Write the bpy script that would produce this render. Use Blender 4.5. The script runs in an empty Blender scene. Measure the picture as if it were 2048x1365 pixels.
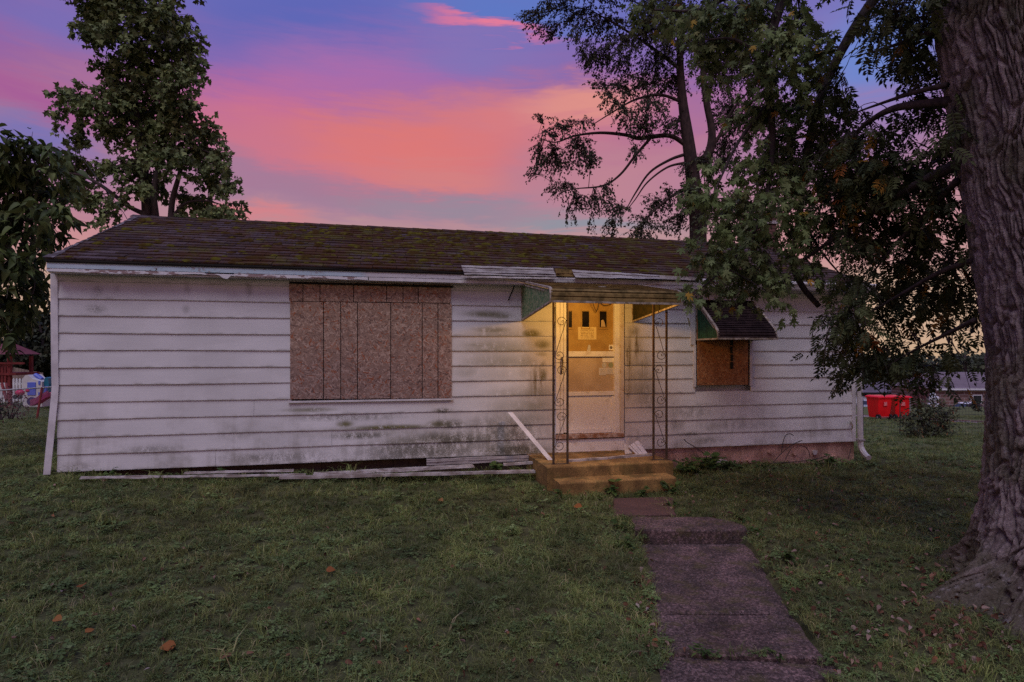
import bpy, math, random
import numpy as np
from mathutils import Vector, Matrix

R = math.radians
SC = bpy.context.scene
COL = SC.collection
rng = np.random.default_rng(7)
random.seed(7)

# ------------------------------------------------------------------ camera
EYE = 1.55
FPX = 1200.0
cam_d = bpy.data.cameras.new('camera')
cam = bpy.data.objects.new('camera', cam_d)
COL.objects.link(cam)
cam.location = (0, 0, EYE)
cam.rotation_euler = (R(90), 0, 0)
cam_d.sensor_width = 36.0
cam_d.lens = FPX / 2048 * 36.0
cam_d.shift_y = 24.5 / 2048
cam_d.clip_start = 0.05
cam_d.clip_end = 2000
SC.camera = cam

SUN_EL, SUN_AZ = 60, 192          # degrees; azimuth clockwise from +Y (behind the camera)
EXPOSURE = 0.0


def S(r, g, b):
    def f(c):
        c /= 255.0
        return c / 12.92 if c <= 0.04045 else ((c + 0.055) / 1.055) ** 2.4
    return (f(r), f(g), f(b), 1.0)


# ------------------------------------------------------------------ node helper
class NT:
    def __init__(s, tree):
        s.t = tree
        s.n = tree.nodes
        s.l = tree.links

    def node(s, typ, ins=None, **kw):
        nd = s.n.new(typ)
        for k, v in kw.items():
            setattr(nd, k, v)
        for k, v in (ins or {}).items():
            s.put(nd.inputs[k], v)
        return nd

    def put(s, sock, v):
        if isinstance(v, bpy.types.NodeSocket):
            s.l.new(v, sock)
        else:
            sock.default_value = v

    def m(s, op, a, b=0.0, c=None, clamp=False):
        nd = s.n.new('ShaderNodeMath')
        nd.operation = op
        nd.use_clamp = clamp
        s.put(nd.inputs[0], a)
        s.put(nd.inputs[1], b)
        if c is not None:
            s.put(nd.inputs[2], c)
        return nd.outputs[0]

    def add(s, a, b): return s.m('ADD', a, b)
    def sub(s, a, b): return s.m('SUBTRACT', a, b)
    def mul(s, a, b): return s.m('MULTIPLY', a, b)
    def mx(s, a, b): return s.m('MAXIMUM', a, b)
    def mn(s, a, b): return s.m('MINIMUM', a, b)

    def smooth(s, v, a, b, lo=0.0, hi=1.0):
        nd = s.n.new('ShaderNodeMapRange')
        nd.interpolation_type = 'SMOOTHSTEP'
        s.put(nd.inputs[0], v)
        for i, x in enumerate((a, b, lo, hi)):
            s.put(nd.inputs[1 + i], x)
        return nd.outputs[0]

    def mix(s, f, a, b, mode='MIX'):
        nd = s.n.new('ShaderNodeMix')
        nd.data_type = 'RGBA'
        nd.blend_type = mode
        s.put(nd.inputs[0], f)
        s.put(nd.inputs[6], a)
        s.put(nd.inputs[7], b)
        return nd.outputs[2]

    def ramp(s, f, stops, mode='LINEAR'):
        nd = s.n.new('ShaderNodeValToRGB')
        cr = nd.color_ramp
        cr.interpolation = mode
        while len(cr.elements) < len(stops):
            cr.elements.new(0.5)
        for e, (p, c) in zip(cr.elements, stops):
            e.position = p
            e.color = c
        s.put(nd.inputs[0], f)
        return nd.outputs[0]

    def noise(s, vec, scale, detail=4, rough=0.55, dist=0.0):
        nd = s.n.new('ShaderNodeTexNoise')
        s.put(nd.inputs['Vector'], vec)
        nd.inputs['Scale'].default_value = scale
        nd.inputs['Detail'].default_value = detail
        nd.inputs['Roughness'].default_value = rough
        nd.inputs['Distortion'].default_value = dist
        return nd.outputs[0]

    def vor(s, vec, scale, feature='F1', out=0, rand=1.0):
        nd = s.n.new('ShaderNodeTexVoronoi')
        nd.feature = feature
        s.put(nd.inputs['Vector'], vec)
        nd.inputs['Scale'].default_value = scale
        nd.inputs['Randomness'].default_value = rand
        return nd.outputs[out]

    def mapv(s, vec, scale=(1, 1, 1), rot=(0, 0, 0), loc=(0, 0, 0)):
        nd = s.n.new('ShaderNodeMapping')
        s.put(nd.inputs[0], vec)
        nd.inputs[1].default_value = loc
        nd.inputs[2].default_value = rot
        nd.inputs[3].default_value = scale
        return nd.outputs[0]

    def sep(s, v):
        nd = s.n.new('ShaderNodeSeparateXYZ')
        s.put(nd.inputs[0], v)
        return nd.outputs

    def comb(s, x, y, z):
        nd = s.n.new('ShaderNodeCombineXYZ')
        for i, v in enumerate((x, y, z)):
            s.put(nd.inputs[i], v)
        return nd.outputs[0]

    def bump(s, h, strength=0.3, dist=0.02):
        nd = s.n.new('ShaderNodeBump')
        nd.inputs['Strength'].default_value = strength
        nd.inputs['Distance'].default_value = dist
        s.put(nd.inputs['Height'], h)
        return nd.outputs[0]


# ------------------------------------------------------------------ world: dusk sky with banded clouds
world = bpy.data.worlds.new('World')
SC.world = world
world.use_nodes = True
W = NT(world.node_tree)
W.n.clear()
gen = W.node('ShaderNodeTexCoord').outputs['Generated']
dx, dy, dz = W.sep(gen)[0:3]
hyp = W.m('SQRT', W.add(W.mul(dx, dx), W.mul(dy, dy)))
t = W.m('DIVIDE', dz, W.mx(hyp, 0.02))
az = W.m('ARCTAN2', dx, dy)
cl = W.comb(az, W.mul(t, 1.0), 0.0)
# slow warp gives soft uneven bands, fine streaks follow it
w1 = W.noise(W.mapv(cl, (2.2, 5.0, 1), (0, 0, R(-8)), (3.9, 1.7, 0)), 1.0, 4, 0.55)
w2 = W.noise(W.mapv(cl, (3.0, 17, 1), (0, 0, R(-9)), (1.0, 0.3, 0)), 1.0, 6, 0.62, 0.5)
w3 = W.noise(W.mapv(cl, (2.6, 3.4, 1), (0, 0, R(12)), (7.9, 4.1, 0)), 1.0, 4, 0.55)
w5 = W.noise(W.mapv(cl, (9, 60, 1), (0, 0, R(-12)), (2.0, 5.3, 0)), 1.0, 5, 0.65, 1.2)
tq = W.add(t, W.add(W.mul(W.sub(w1, 0.5), 0.10), W.add(W.mul(W.sub(w2, 0.5), 0.10), W.mul(W.sub(w5, 0.5), 0.05))))
aq = W.add(az, W.add(W.mul(W.sub(w3, 0.5), 0.30), W.mul(W.sub(w2, 0.5), 0.10)))
base = W.ramp(W.m('MULTIPLY', W.add(tq, 0.2), 0.5, clamp=True), [
    (0.00, S(120, 105, 115)), (0.10, S(200, 164, 124)), (0.15, S(199, 156, 140)), (0.19, S(186, 138, 142)), (0.225, S(172, 122, 148)),
    (0.27, S(180, 106, 142)), (0.325, S(142, 97, 168)), (0.375, S(104, 98, 182)), (0.5, S(82, 102, 188)), (0.85, S(76, 96, 182))])
# cloud masses and rifts: (px, py, half width, half height, slope, colour, opacity), set by direction
for (px, py, rx, ry, sl, c, op) in [
        (560, 0, 290, 85, 0, (80, 90, 182), .95), (1030, 18, 240, 62, 0, (76, 110, 196), .95), (430, 80, 140, 120, 0, (86, 90, 180), .9),
        (25, 90, 150, 80, -.1, (138, 84, 165), .85), (40, 215, 150, 62, .15, (166, 80, 148), .95), (60, 325, 170, 60, .1, (94, 100, 182), .85), (20, 10, 110, 45, 0, (86, 86, 170), .6), (200, 60, 160, 60, -.1, (98, 98, 184), .7),
        (700, 150, 330, 95, -.08, (172, 100, 172), .8), (520, 215, 240, 75, -.12, (194, 94, 150), .85), (950, 112, 180, 58, .05, (124, 106, 182), .9),
        (1010, 250, 300, 75, -.1, (216, 112, 116), .95), (760, 300, 300, 78, .05, (222, 104, 100), 1.0), (1180, 205, 140, 42, -.06, (226, 138, 122), .9), (850, 352, 180, 34, .12, (214, 116, 114), .85), (550, 290, 170, 62, .12, (204, 104, 130), .8),
        (560, 362, 240, 46, .16, (164, 114, 150), .85), (760, 398, 260, 30, .1, (166, 120, 142), .6), (500, 428, 120, 24, .08, (216, 116, 122), .9),
        (910, 424, 260, 26, .05, (150, 134, 152), .85), (1150, 460, 150, 20, .05, (134, 146, 160), .9), (1220, 360, 220, 80, 0, (196, 126, 136), .7),
        (170, 410, 140, 70, 0, (180, 112, 140), .75), (140, 480, 160, 50, 0, (206, 130, 134), .7),
        (1800, 110, 240, 180, 0, (90, 126, 206), .95), (1640, 290, 240, 60, 0, (160, 118, 170), .7), (1720, 450, 300, 100, 0, (206, 134, 136), .85), (1760, 625, 320, 80, 0, (208, 168, 138), .9),
        (985, 56, 150, 15, .12, (236, 108, 140), .95), (890, 48, 60, 10, .05, (214, 104, 150), .8)]:
    k = (px - 1024) / FPX
    a0, t0 = math.atan(k), (707 - py) / FPX / math.sqrt(1 + k * k)
    ra, rt = rx / FPX / (1 + k * k), ry / FPX / math.sqrt(1 + k * k)
    u_ = W.sub(aq, a0)
    v_ = W.add(W.sub(tq, t0), W.mul(u_, sl))
    u_ = W.mul(u_, 1 / ra)
    v_ = W.mul(v_, 1 / rt)
    d_ = W.m('SQRT', W.add(W.mul(u_, u_), W.mul(v_, v_)))
    k_ = W.smooth(d_, 1.55, 0.0, 0.0, op)
    k_ = W.mul(k_, W.smooth(dy, 0.0, 0.25))
    base = W.mix(k_, base, S(*c))
# physical sky added underneath, low strength
sky = W.node('ShaderNodeTexSky')
sky.sky_type = 'NISHITA'
sky.sun_disc = False
sky.sun_elevation = R(SUN_EL)
sky.sun_rotation = R(SUN_AZ)
hs = W.node('ShaderNodeHueSaturation', {'Saturation': 0.92, 'Value': 0.97, 'Color': base})
base = hs.outputs[0]
b1 = W.node('ShaderNodeBackground', {'Color': base, 'Strength': 1.0})
b2 = W.node('ShaderNodeBackground', {'Color': sky.outputs[0], 'Strength': 0.004})
ad = W.node('ShaderNodeAddShader')
W.l.new(b1.outputs[0], ad.inputs[0])
W.l.new(b2.outputs[0], ad.inputs[1])
wo = W.node('ShaderNodeOutputWorld')
W.l.new(ad.outputs[0], wo.inputs[0])

# ------------------------------------------------------------------ soft overcast sun from over the photographer
sun_d = bpy.data.lights.new('sun', 'SUN')
sun = bpy.data.objects.new('sun', sun_d)
COL.objects.link(sun)
sun_d.energy = 1.5
sun_d.angle = R(36)
sun_d.color = (1.0, 0.95, 0.97)
sv = Vector((math.sin(R(SUN_AZ)) * math.cos(R(SUN_EL)), math.cos(R(SUN_AZ)) * math.cos(R(SUN_EL)), math.sin(R(SUN_EL))))
sun.rotation_euler = sv.to_track_quat('Z', 'Y').to_euler()
sun.location = sv * 30

SC.cycles.use_denoising = False        # keeps blades and leaves crisp, leaves a fine grain
SC.cycles.sample_clamp_indirect = 1.5
SC.cycles.use_adaptive_sampling = False
vs = SC.view_settings
vs.view_transform = 'Standard'
vs.look = 'None'
vs.exposure = EXPOSURE
vs.gamma = 1.0
vs.use_curve_mapping = False

# ------------------------------------------------------------------ generic builders


def at(px, py, Y):
    """where the sight line through a point of the photograph meets depth Y"""
    return Vector(((px - 1024) / FPX * Y, Y, EYE + (707 - py) / FPX * Y))


def tag(o, label=None, cat=None, group=None, kind=None):
    if label: o['label'] = label
    if cat: o['category'] = cat
    if group: o['group'] = group
    if kind: o['kind'] = kind
    return o


def empty(name, loc=(0, 0, 0), rz=0.0, parent=None):
    o = bpy.data.objects.new(name, None)
    o.empty_display_size = 0.1
    COL.objects.link(o)
    o.location = loc
    o.rotation_euler = (0, 0, rz)
    if parent: o.parent = parent
    return o


def link(name, me, parent=None, mat=None, loc=None):
    if mat is not None and not me.materials:
        me.materials.append(mat)
    o = bpy.data.objects.new(name, me)
    COL.objects.link(o)
    if parent: o.parent = parent
    if loc is not None: o.location = loc
    return o


def copy_tree(o, parent=None):
    c = o.copy()
    COL.objects.link(c)
    c.parent = parent
    for ch in o.children:
        copy_tree(ch, c)
    return c


class MB:
    def __init__(s):
        s.v = []
        s.f = []
        s.mi = []

    def quadface(s, pts, mi=0):
        b = len(s.v)
        s.v += [tuple(p) for p in pts]
        s.f.append(tuple(range(b, b + len(pts))))
        s.mi.append(mi)

    def box(s, x0, x1, y0, y1, z0, z1, mi=0):
        b = len(s.v)
        for z in (z0, z1):
            s.v += [(x0, y0, z), (x1, y0, z), (x1, y1, z), (x0, y1, z)]
        for f in ((3, 2, 1, 0), (4, 5, 6, 7), (0, 1, 5, 4), (1, 2, 6, 5), (2, 3, 7, 6), (3, 0, 4, 7)):
            s.f.append(tuple(b + i for i in f))
            s.mi.append(mi)

    def hexa(s, p, mi=0):
        """eight corners: bottom four then top four, same order"""
        b = len(s.v)
        s.v += [tuple(q) for q in p]
        for f in ((3, 2, 1, 0), (4, 5, 6, 7), (0, 1, 5, 4), (1, 2, 6, 5), (2, 3, 7, 6), (3, 0, 4, 7)):
            s.f.append(tuple(b + i for i in f))
            s.mi.append(mi)

    def loft(s, rings, closed_ring=True, caps=True, mi=0):
        """rings: lists of equal numbers of points"""
        b = len(s.v)
        n = len(rings[0])
        for r in rings:
            s.v += [tuple(p) for p in r]
        for i in range(len(rings) - 1):
            for j in range(n if closed_ring else n - 1):
                k = (j + 1) % n
                s.f.append((b + i * n + j, b + i * n + k, b + (i + 1) * n + k, b + (i + 1) * n + j))
                s.mi.append(mi)
        if caps and closed_ring:
            s.f.append(tuple(b + j for j in reversed(range(n))))
            s.f.append(tuple(b + (len(rings) - 1) * n + j for j in range(n)))
            s.mi += [mi, mi]

    def prism_x(s, prof, x0, x1, mi=0):
        """closed profile of (y,z) swept from x0 to x1"""
        s.loft([[(x0, y, z) for y, z in prof], [(x1, y, z) for y, z in prof]], mi=mi)

    def tube(s, pts, rad, n=8, mi=0):
        pts = [Vector(p) for p in pts]
        if not hasattr(rad, '__len__'):
            rad = [rad] * len(pts)
        rad = [float(x) for x in rad]
        rings = []
        up = Vector((0.13, 0.21, 0.97))
        for i, p in enumerate(pts):
            d = (pts[min(i + 1, len(pts) - 1)] - pts[max(i - 1, 0)])
            if d.length < 1e-9: d = Vector((0, 0, 1))
            d.normalize()
            a = d.cross(up)
            if a.length < 0.05: a = d.cross(Vector((1, 0, 0)))
            a.normalize()
            c = a.cross(d)
            up = c if c.length > 0 else up
            rings.append([p + rad[i] * (math.cos(q) * a + math.sin(q) * c) for q in [2 * math.pi * j / n for j in range(n)]])
        s.loft(rings, mi=mi)

    def cyl(s, p0, p1, r, n=16, mi=0):
        s.tube([p0, p1], r, n, mi)

    def sphere(s, c, rx, ry, rz, nu=10, nv=6, mi=0):
        c = Vector(c)
        rings = []
        for i in range(nv + 1):
            th = math.pi * (0.02 + 0.96 * i / nv)
            rings.append([c + Vector((rx * math.sin(th) * math.cos(q), ry * math.sin(th) * math.sin(q), -rz * math.cos(th)))
                          for q in [2 * math.pi * j / nu for j in range(nu)]])
        s.loft(rings, mi=mi)

    def mesh(s, name, mats=None, smooth=False):
        me = bpy.data.meshes.new(name)
        me.from_pydata(s.v, [], s.f)
        for m in (mats if isinstance(mats, (list, tuple)) else [mats] if mats else []):
            me.materials.append(m)
        if any(s.mi):
            me.polygons.foreach_set('material_index', s.mi)
        if smooth:
            me.polygons.foreach_set('use_smooth', [True] * len(me.polygons))
        me.update()
        return me

    def build(s, name, mats, parent=None, smooth=False):
        return link(name, s.mesh(name, mats, smooth), parent)


def bevel(o, w=0.006, seg=2):
    md = o.modifiers.new('bevel', 'BEVEL')
    md.width = w
    md.segments = seg
    md.limit_method = 'ANGLE'
    return o


def catmull(pts, k=5):
    """smooth polyline through points (any dimension)"""
    P = [np.array(p, float) for p in pts]
    P = [2 * P[0] - P[1]] + P + [2 * P[-1] - P[-2]]
    out = []
    for i in range(1, len(P) - 2):
        for j in range(k):
            u = j / k
            out.append(0.5 * ((2 * P[i]) + (-P[i - 1] + P[i + 1]) * u + (2 * P[i - 1] - 5 * P[i] + 4 * P[i + 1] - P[i + 2]) * u * u
                              + (-P[i - 1] + 3 * P[i] - 3 * P[i + 1] + P[i + 2]) * u ** 3))
    out.append(P[-2])
    return out


# ------------------------------------------------------------------ materials
def newmat(name):
    m = bpy.data.materials.new(name)
    m.use_nodes = True
    T = NT(m.node_tree)
    T.n.clear()
    out = T.node('ShaderNodeOutputMaterial')
    p = T.node('ShaderNodeBsdfPrincipled')
    T.l.new(p.outputs[0], out.inputs[0])
    p.inputs['Roughness'].default_value = 0.7
    p.inputs['Specular IOR Level'].default_value = 0.3
    return m, T, p, out


def mat(name, c1, c2=None, scale=6.0, rough=0.7, bump=0.0, detail=5, metal=0.0, stretch=(1, 1, 1), spec=0.3, obj_rand=0.0, lo=0.35, hi=0.65):
    """two-tone mottled surface"""
    m, T, p, out = newmat(name)
    pos = T.node('ShaderNodeNewGeometry').outputs['Position']
    v = T.mapv(pos, stretch)
    n = T.noise(v, scale, detail, 0.6)
    if c2 is None:
        c2 = tuple(x * 0.72 for x in c1[:3]) + (1,)
    c = T.mix(T.smooth(n, lo, hi), c2, c1)
    if obj_rand:
        oi = T.node('ShaderNodeObjectInfo').outputs['Random']
        c = T.mix(1.0, c, T.ramp(oi, [(0, (1 - obj_rand,) * 3 + (1,)), (1, (1 + obj_rand * 0.5,) * 3 + (1,))]), 'MULTIPLY')
    T.put(p.inputs['Base Color'], c)
    p.inputs['Roughness'].default_value = rough
    p.inputs['Metallic'].default_value = metal
    p.inputs['Specular IOR Level'].default_value = spec
    if bump:
        T.put(p.inputs['Normal'], T.bump(T.noise(v, scale * 6, 4, 0.6), bump, 0.01))
    return m


def leafmat(name, stops, transl=0.18, rough=0.6, spec=0.15, dry=0.0):
    m, T, p, out = newmat(name)
    a = T.node('ShaderNodeAttribute', attribute_name='rnd').outputs['Fac']
    oi = T.node('ShaderNodeObjectInfo').outputs['Random']
    f = T.m('FRACT', T.add(a, oi))
    c = T.ramp(f, stops)
    pos = T.node('ShaderNodeNewGeometry').outputs['Position']
    n = T.noise(pos, 1.3, 3)
    c = T.mix(1.0, c, T.ramp(n, [(0.3, (0.75, 0.75, 0.8, 1)), (0.7, (1.2, 1.2, 1.1, 1))]), 'MULTIPLY')
    if dry:
        n2 = T.noise(pos, 0.55, 5, .65)
        n3 = T.noise(pos, 2.6, 4, .6)
        c = T.mix(T.mul(T.smooth(n2, .48, .68), dry), c, (.155, .118, .062, 1))
        c = T.mix(1.0, c, T.ramp(n3, [(.3, (.62, .66, .66, 1)), (.7, (1.30, 1.26, 1.2, 1))]), 'MULTIPLY')
    T.put(p.inputs['Base Color'], c)
    p.inputs['Roughness'].default_value = rough
    p.inputs['Specular IOR Level'].default_value = spec
    tr = T.node('ShaderNodeBsdfTranslucent')
    T.put(tr.inputs[0], c)
    mx = T.node('ShaderNodeMixShader')
    mx.inputs[0].default_value = transl
    T.l.new(p.outputs[0], mx.inputs[1])
    T.l.new(tr.outputs[0], mx.inputs[2])
    T.l.new(mx.outputs[0], out.inputs[0])
    return m

# ------------------------------------------------------------------ house frame: local x along the facade, local y into the house
HX, HY = -5.30, 7.0
UX, UY = 10.72 / 11.003, 2.48 / 11.003
NX, NY = -UY, UX
HROT = math.atan2(UY, UX)
HLEN = 11.0
CRS = 0.203                     # siding exposure
SB = 0.163                      # bottom of the siding


def F(px, py, off=0.0):
    """house-local (s, y, h) of a photographed point on the plane standing off metres in front of the facade"""
    k = (px - 1024) / FPX
    bx, by = HX - NX * off, HY - NY * off
    s_ = (k * by - bx) / (UX - k * UY)
    Y = by + s_ * UY
    return s_, -off, EYE + (707 - py) / FPX * Y


def hw(s_, y, z):
    """house-local to world"""
    return Vector((HX + s_ * UX + y * NX, HY + s_ * UY + y * NY, z))


# ------------------------------------------------------------------ terrain
GP = np.array([
    (-5.3, 6.9, .11), (-4.2, 7.0, .06), (-2.7, 7.35, -.0), (-.2, 7.9, -.08), (1.2, 7.0, -.14), (3.5, 8.6, -.13), (5.45, 9.4, -.17),
    (1.8, 6.3, -.17), (1.7, 5.5, -.23), (1.4, 3.6, -.27), (1.0, 2.2, -.30), (0, 1.5, -.3), (-3, 3.5, -.2), (-5, 4, -.1),
    (-2, 5, -.12), (-2, 2.5, -.26), (-6.5, 6.5, .1), (3.9, 4.4, -.2), (6, 4, -.25), (5, 6.5, -.2), (3, 3, -.27), (0, 5, -.19), (-8, 10, -.05),
    (-12, 14, -.4), (-15, 20, -.62), (-20, 26, -.68), (-30, 40, -1.0), (-9, 20, -.62), (-5, 25, -.65), (-10, 3, -.05),
    (6.5, 9.5, -.2), (8, 12, -.5), (11.5, 18, -1.02), (13, 21, -1.18), (5, 18, -.9), (0, 14, -.3), (0, 22, -.7), (9, 7, -.4), (14, 12, -.8), (0, -4, -.3), (8, -2, -.4), (-8, -3, -.2)])


def gz(x, y):
    x = np.atleast_1d(np.asarray(x, float))
    y = np.atleast_1d(np.asarray(y, float))
    d2 = (x[:, None] - GP[None, :, 0]) ** 2 + (y[:, None] - GP[None, :, 1]) ** 2 + 0.35
    w = d2 ** -1.9
    z = (w * GP[None, :, 2]).sum(1) / w.sum(1)
    # falls away to the right beyond the yard
    side = np.clip((x / np.maximum(y, 1) + 0.25) / 0.5, 0, 1)
    far = np.clip((y - 19) / 6, 0, 1)
    zr = -1.1 - (np.clip(y, 0, 52) - 20) * 0.06 - (np.clip(y, 52, 66) - 52) * 0.17 - np.clip(y - 66, 0, 100) * 0.02
    zl = -.68 - np.clip(y - 26, 0, 200) * 0.02
    return z * (1 - far) + far * (side * zr + (1 - side) * zl)


def gz1(x, y): return float(gz(x, y)[0])


def drop(px, py, y0=2.0, y1=60.0):
    """world ground point seen at a photographed point"""
    Ys = np.linspace(y0, y1, 1500)
    X = (px - 1024) / FPX * Ys
    Z = EYE + (707 - py) / FPX * Ys
    d = Z - gz(X, Ys)
    i = int(np.argmax(d < 0)) if (d < 0).any() else len(Ys) - 1
    return Vector((X[i], Ys[i], gz1(X[i], Ys[i])))


# ------------------------------------------------------------------ surface materials
def m_ground():
    m, T, p, out = newmat('turf soil')
    pos = T.node('ShaderNodeNewGeometry').outputs['Position']
    a = T.noise(pos, 0.6, 4)
    b = T.noise(pos, 9, 5, 0.65)
    g = T.mix(T.smooth(b, .35, .65), (.045, .045, .022, 1), (.080, .080, .038, 1))
    g = T.mix(T.mul(T.smooth(a, .5, .72), .5), g, (.075, .066, .034, 1))
    # lighter, greener turf with distance
    x, y, z = T.sep(pos)[0:3]
    far = T.smooth(y, 9, 18)
    g = T.mix(far, g, T.mix(T.smooth(b, .3, .7), (.075, .090, .034, 1), (.125, .140, .060, 1)))
    T.put(p.inputs['Base Color'], g)
    p.inputs['Roughness'].default_value = .95
    p.inputs['Specular IOR Level'].default_value = .1
    T.put(p.inputs['Normal'], T.bump(T.noise(pos, 40, 4, .7), .6, .02))
    return m


STAINS = []     # (px, py, rx, rz, strength, kind)   kind 0 green moss, 1 dark mildew, 2 brown run


def m_siding():
    m, T, p, out = newmat('weathered aluminium siding')
    co = T.node('ShaderNodeTexCoord').outputs['Object']
    x, y, z = T.sep(co)[0:3]
    base = (.63, .61, .625, 1)
    big = T.noise(T.mapv(co, (.7, .7, 1.6)), 1.6, 4)
    col = T.mix(T.smooth(big, .3, .7), (.545, .53, .54, 1), base)
    # each course weathers a little differently, dust sits above each lap
    fr = T.m('FRACT', T.m('DIVIDE', T.sub(z, SB - 3 * CRS), CRS))
    crs = T.m('FLOOR', T.m('DIVIDE', T.sub(z, SB - 3 * CRS), CRS))
    cn = T.noise(T.comb(T.mul(x, .35), crs, 0.0), 2.3, 1)
    col = T.mix(1.0, col, T.ramp(cn, [(.3, (.9, .9, .9, 1)), (.7, (1.06, 1.06, 1.06, 1))]), 'MULTIPLY')
    strk = T.noise(T.mapv(co, (7, 1, .45)), 1.0, 4, .6)
    low = T.smooth(z, 1.1, .25)
    blo = T.noise(T.mapv(co, (1.6, 1, 2.6)), 1.0, 5, .65)
    grime = T.mul(T.smooth(T.add(T.mul(strk, .35), T.mul(blo, .65)), .46, .66), T.add(.10, T.mul(low, .55)))
    col = T.mix(grime, col, (.22, .20, .17, 1))
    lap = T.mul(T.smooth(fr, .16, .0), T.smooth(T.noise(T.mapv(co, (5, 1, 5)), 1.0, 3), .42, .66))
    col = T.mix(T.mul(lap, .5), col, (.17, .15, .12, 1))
    fine = T.noise(co, 85, 3, .7)
    mid = T.noise(T.mapv(co, (11, 11, 7)), 1.0, 5, .65)
    masks = [None, None, None]
    for (px, py, rx, rz, st, kind) in STAINS:
        s_, _, h = F(px, py, .01)
        ex = T.m('DIVIDE', T.sub(x, s_), rx)
        ez = T.m('DIVIDE', T.sub(z, h), rz)
        d = T.m('SQRT', T.add(T.mul(ex, ex), T.mul(ez, ez)))
        k = T.smooth(d, 1.15, .15, 0.0, st)
        masks[kind] = k if masks[kind] is None else T.mx(masks[kind], k)
    gm = T.mul(masks[0], T.smooth(T.add(T.mul(mid, .55), T.mul(fine, .45)), .36, .48))
    gm = T.mul(gm, T.smooth(fr, 1.05, .15, .35, 1.0))
    col = T.mix(gm, col, T.mix(T.smooth(fine, .4, .6), (.060, .055, .010, 1), (.15, .135, .04, 1)))
    dm = T.mul(masks[1], T.smooth(T.add(T.mul(mid, .45), T.mul(fine, .55)), .44, .52))
    col = T.mix(dm, col, T.mix(T.smooth(mid, .4, .6), (.125, .112, .070, 1), (.085, .078, .058, 1)))
    rs = T.noise(T.mapv(co, (16, 1, 1.4)), 1.0, 5, .65)
    bm = T.mul(masks[2], T.smooth(T.add(T.mul(rs, .65), T.mul(fine, .35)), .44, .60))
    col = T.mix(bm, col, (.13, .095, .030, 1))
    T.put(p.inputs['Base Color'], col)
    p.inputs['Roughness'].default_value = .55
    T.put(p.inputs['Normal'], T.bump(T.noise(T.mapv(co, (2, 2, 30)), 1.0, 3), .08, .01))
    return m


STAINS += [
    (975, 628, .42, .07, 1.00, 0), (985, 660, .40, .07, 0.80, 0), (1000, 632, .25, .06, 0.87, 0), (965, 690, .40, .06, 0.65, 0),
    (1084, 688, .17, .10, 1.00, 0), (1062, 668, .2, .09, 1.00, 0), (1082, 708, .12, .05, 1.00, 0), (1075, 760, .14, .28, 0.87, 2), (1086, 745, .08, .2, 1.00, 0),
    (1050, 720, .26, .35, 0.58, 0), (935, 740, .25, .12, 0.51, 0), (960, 720, .4, .2, 0.43, 0),
    (780, 856, .75, .055, 1.00, 0), (690, 848, .14, .06, 1.00, 0), (880, 848, .22, .07, 0.87, 0), (620, 820, .4, .04, 0.72, 0), (885, 822, .16, .05, 1.00, 1),
    (195, 582, .07, .11, 0.48, 1), (235, 578, .08, .06, 0.26, 1), (192, 618, .14, .07, 0.52, 1), (375, 578, .06, .14, 0.35, 1), (372, 620, .06, .08, 0.35, 1), (498, 580, .06, .14, 0.43, 1),
    (900, 880, .9, .15, 0.87, 1), (1020, 900, .7, .14, 0.94, 1), (800, 915, .7, .10, 0.72, 1), (1040, 860, .45, .25, 0.65, 1), (900, 850, .3, .1, 0.87, 1), (720, 872, .5, .06, 0.87, 1), (640, 925, .8, .06, 0.58, 1),
    (1258, 720, .10, .45, 1.00, 2), (1272, 690, .12, .25, 1.00, 2), (1290, 745, .10, .35, 0.72, 2), (1256, 770, .06, .3, 1.00, 2), (1268, 660, .12, .12, 0.72, 0), (1300, 800, .25, .25, 0.43, 1),
    (1380, 868, .25, .05, 0.65, 1), (1420, 880, .3, .07, 0.51, 1), (1350, 850, .2, .12, 0.51, 1), (1410, 810, .2, .04, 0.58, 1),
    (1000, 700, .75, .50, .62, 0), (1070, 800, .35, .40, .6, 0), (1280, 760, .3, .5, .5, 0), (760, 862, 1.0, .10, .6, 0),
    (850, 900, 1.3, .22, 0.80, 1), (1010, 870, .8, .35, 0.72, 1), (760, 925, 1.2, .10, 0.87, 1), (880, 885, 1.2, .3, 0.43, 0), (1030, 800, .6, .3, 0.43, 0), (1060, 905, .4, .16, 0.72, 0), (560, 915, .9, .10, 0.58, 1), (700, 835, .9, .06, 0.58, 1), (1385, 825, .5, .12, 0.51, 1), (1480, 850, .8, .10, 0.36, 1), (1600, 870, .6, .06, 0.29, 1), (150, 935, .3, .06, 0.43, 1),
    (300, 900, .4, .08, 0.51, 1), (470, 870, .4, .1, 0.29, 1)]


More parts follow.
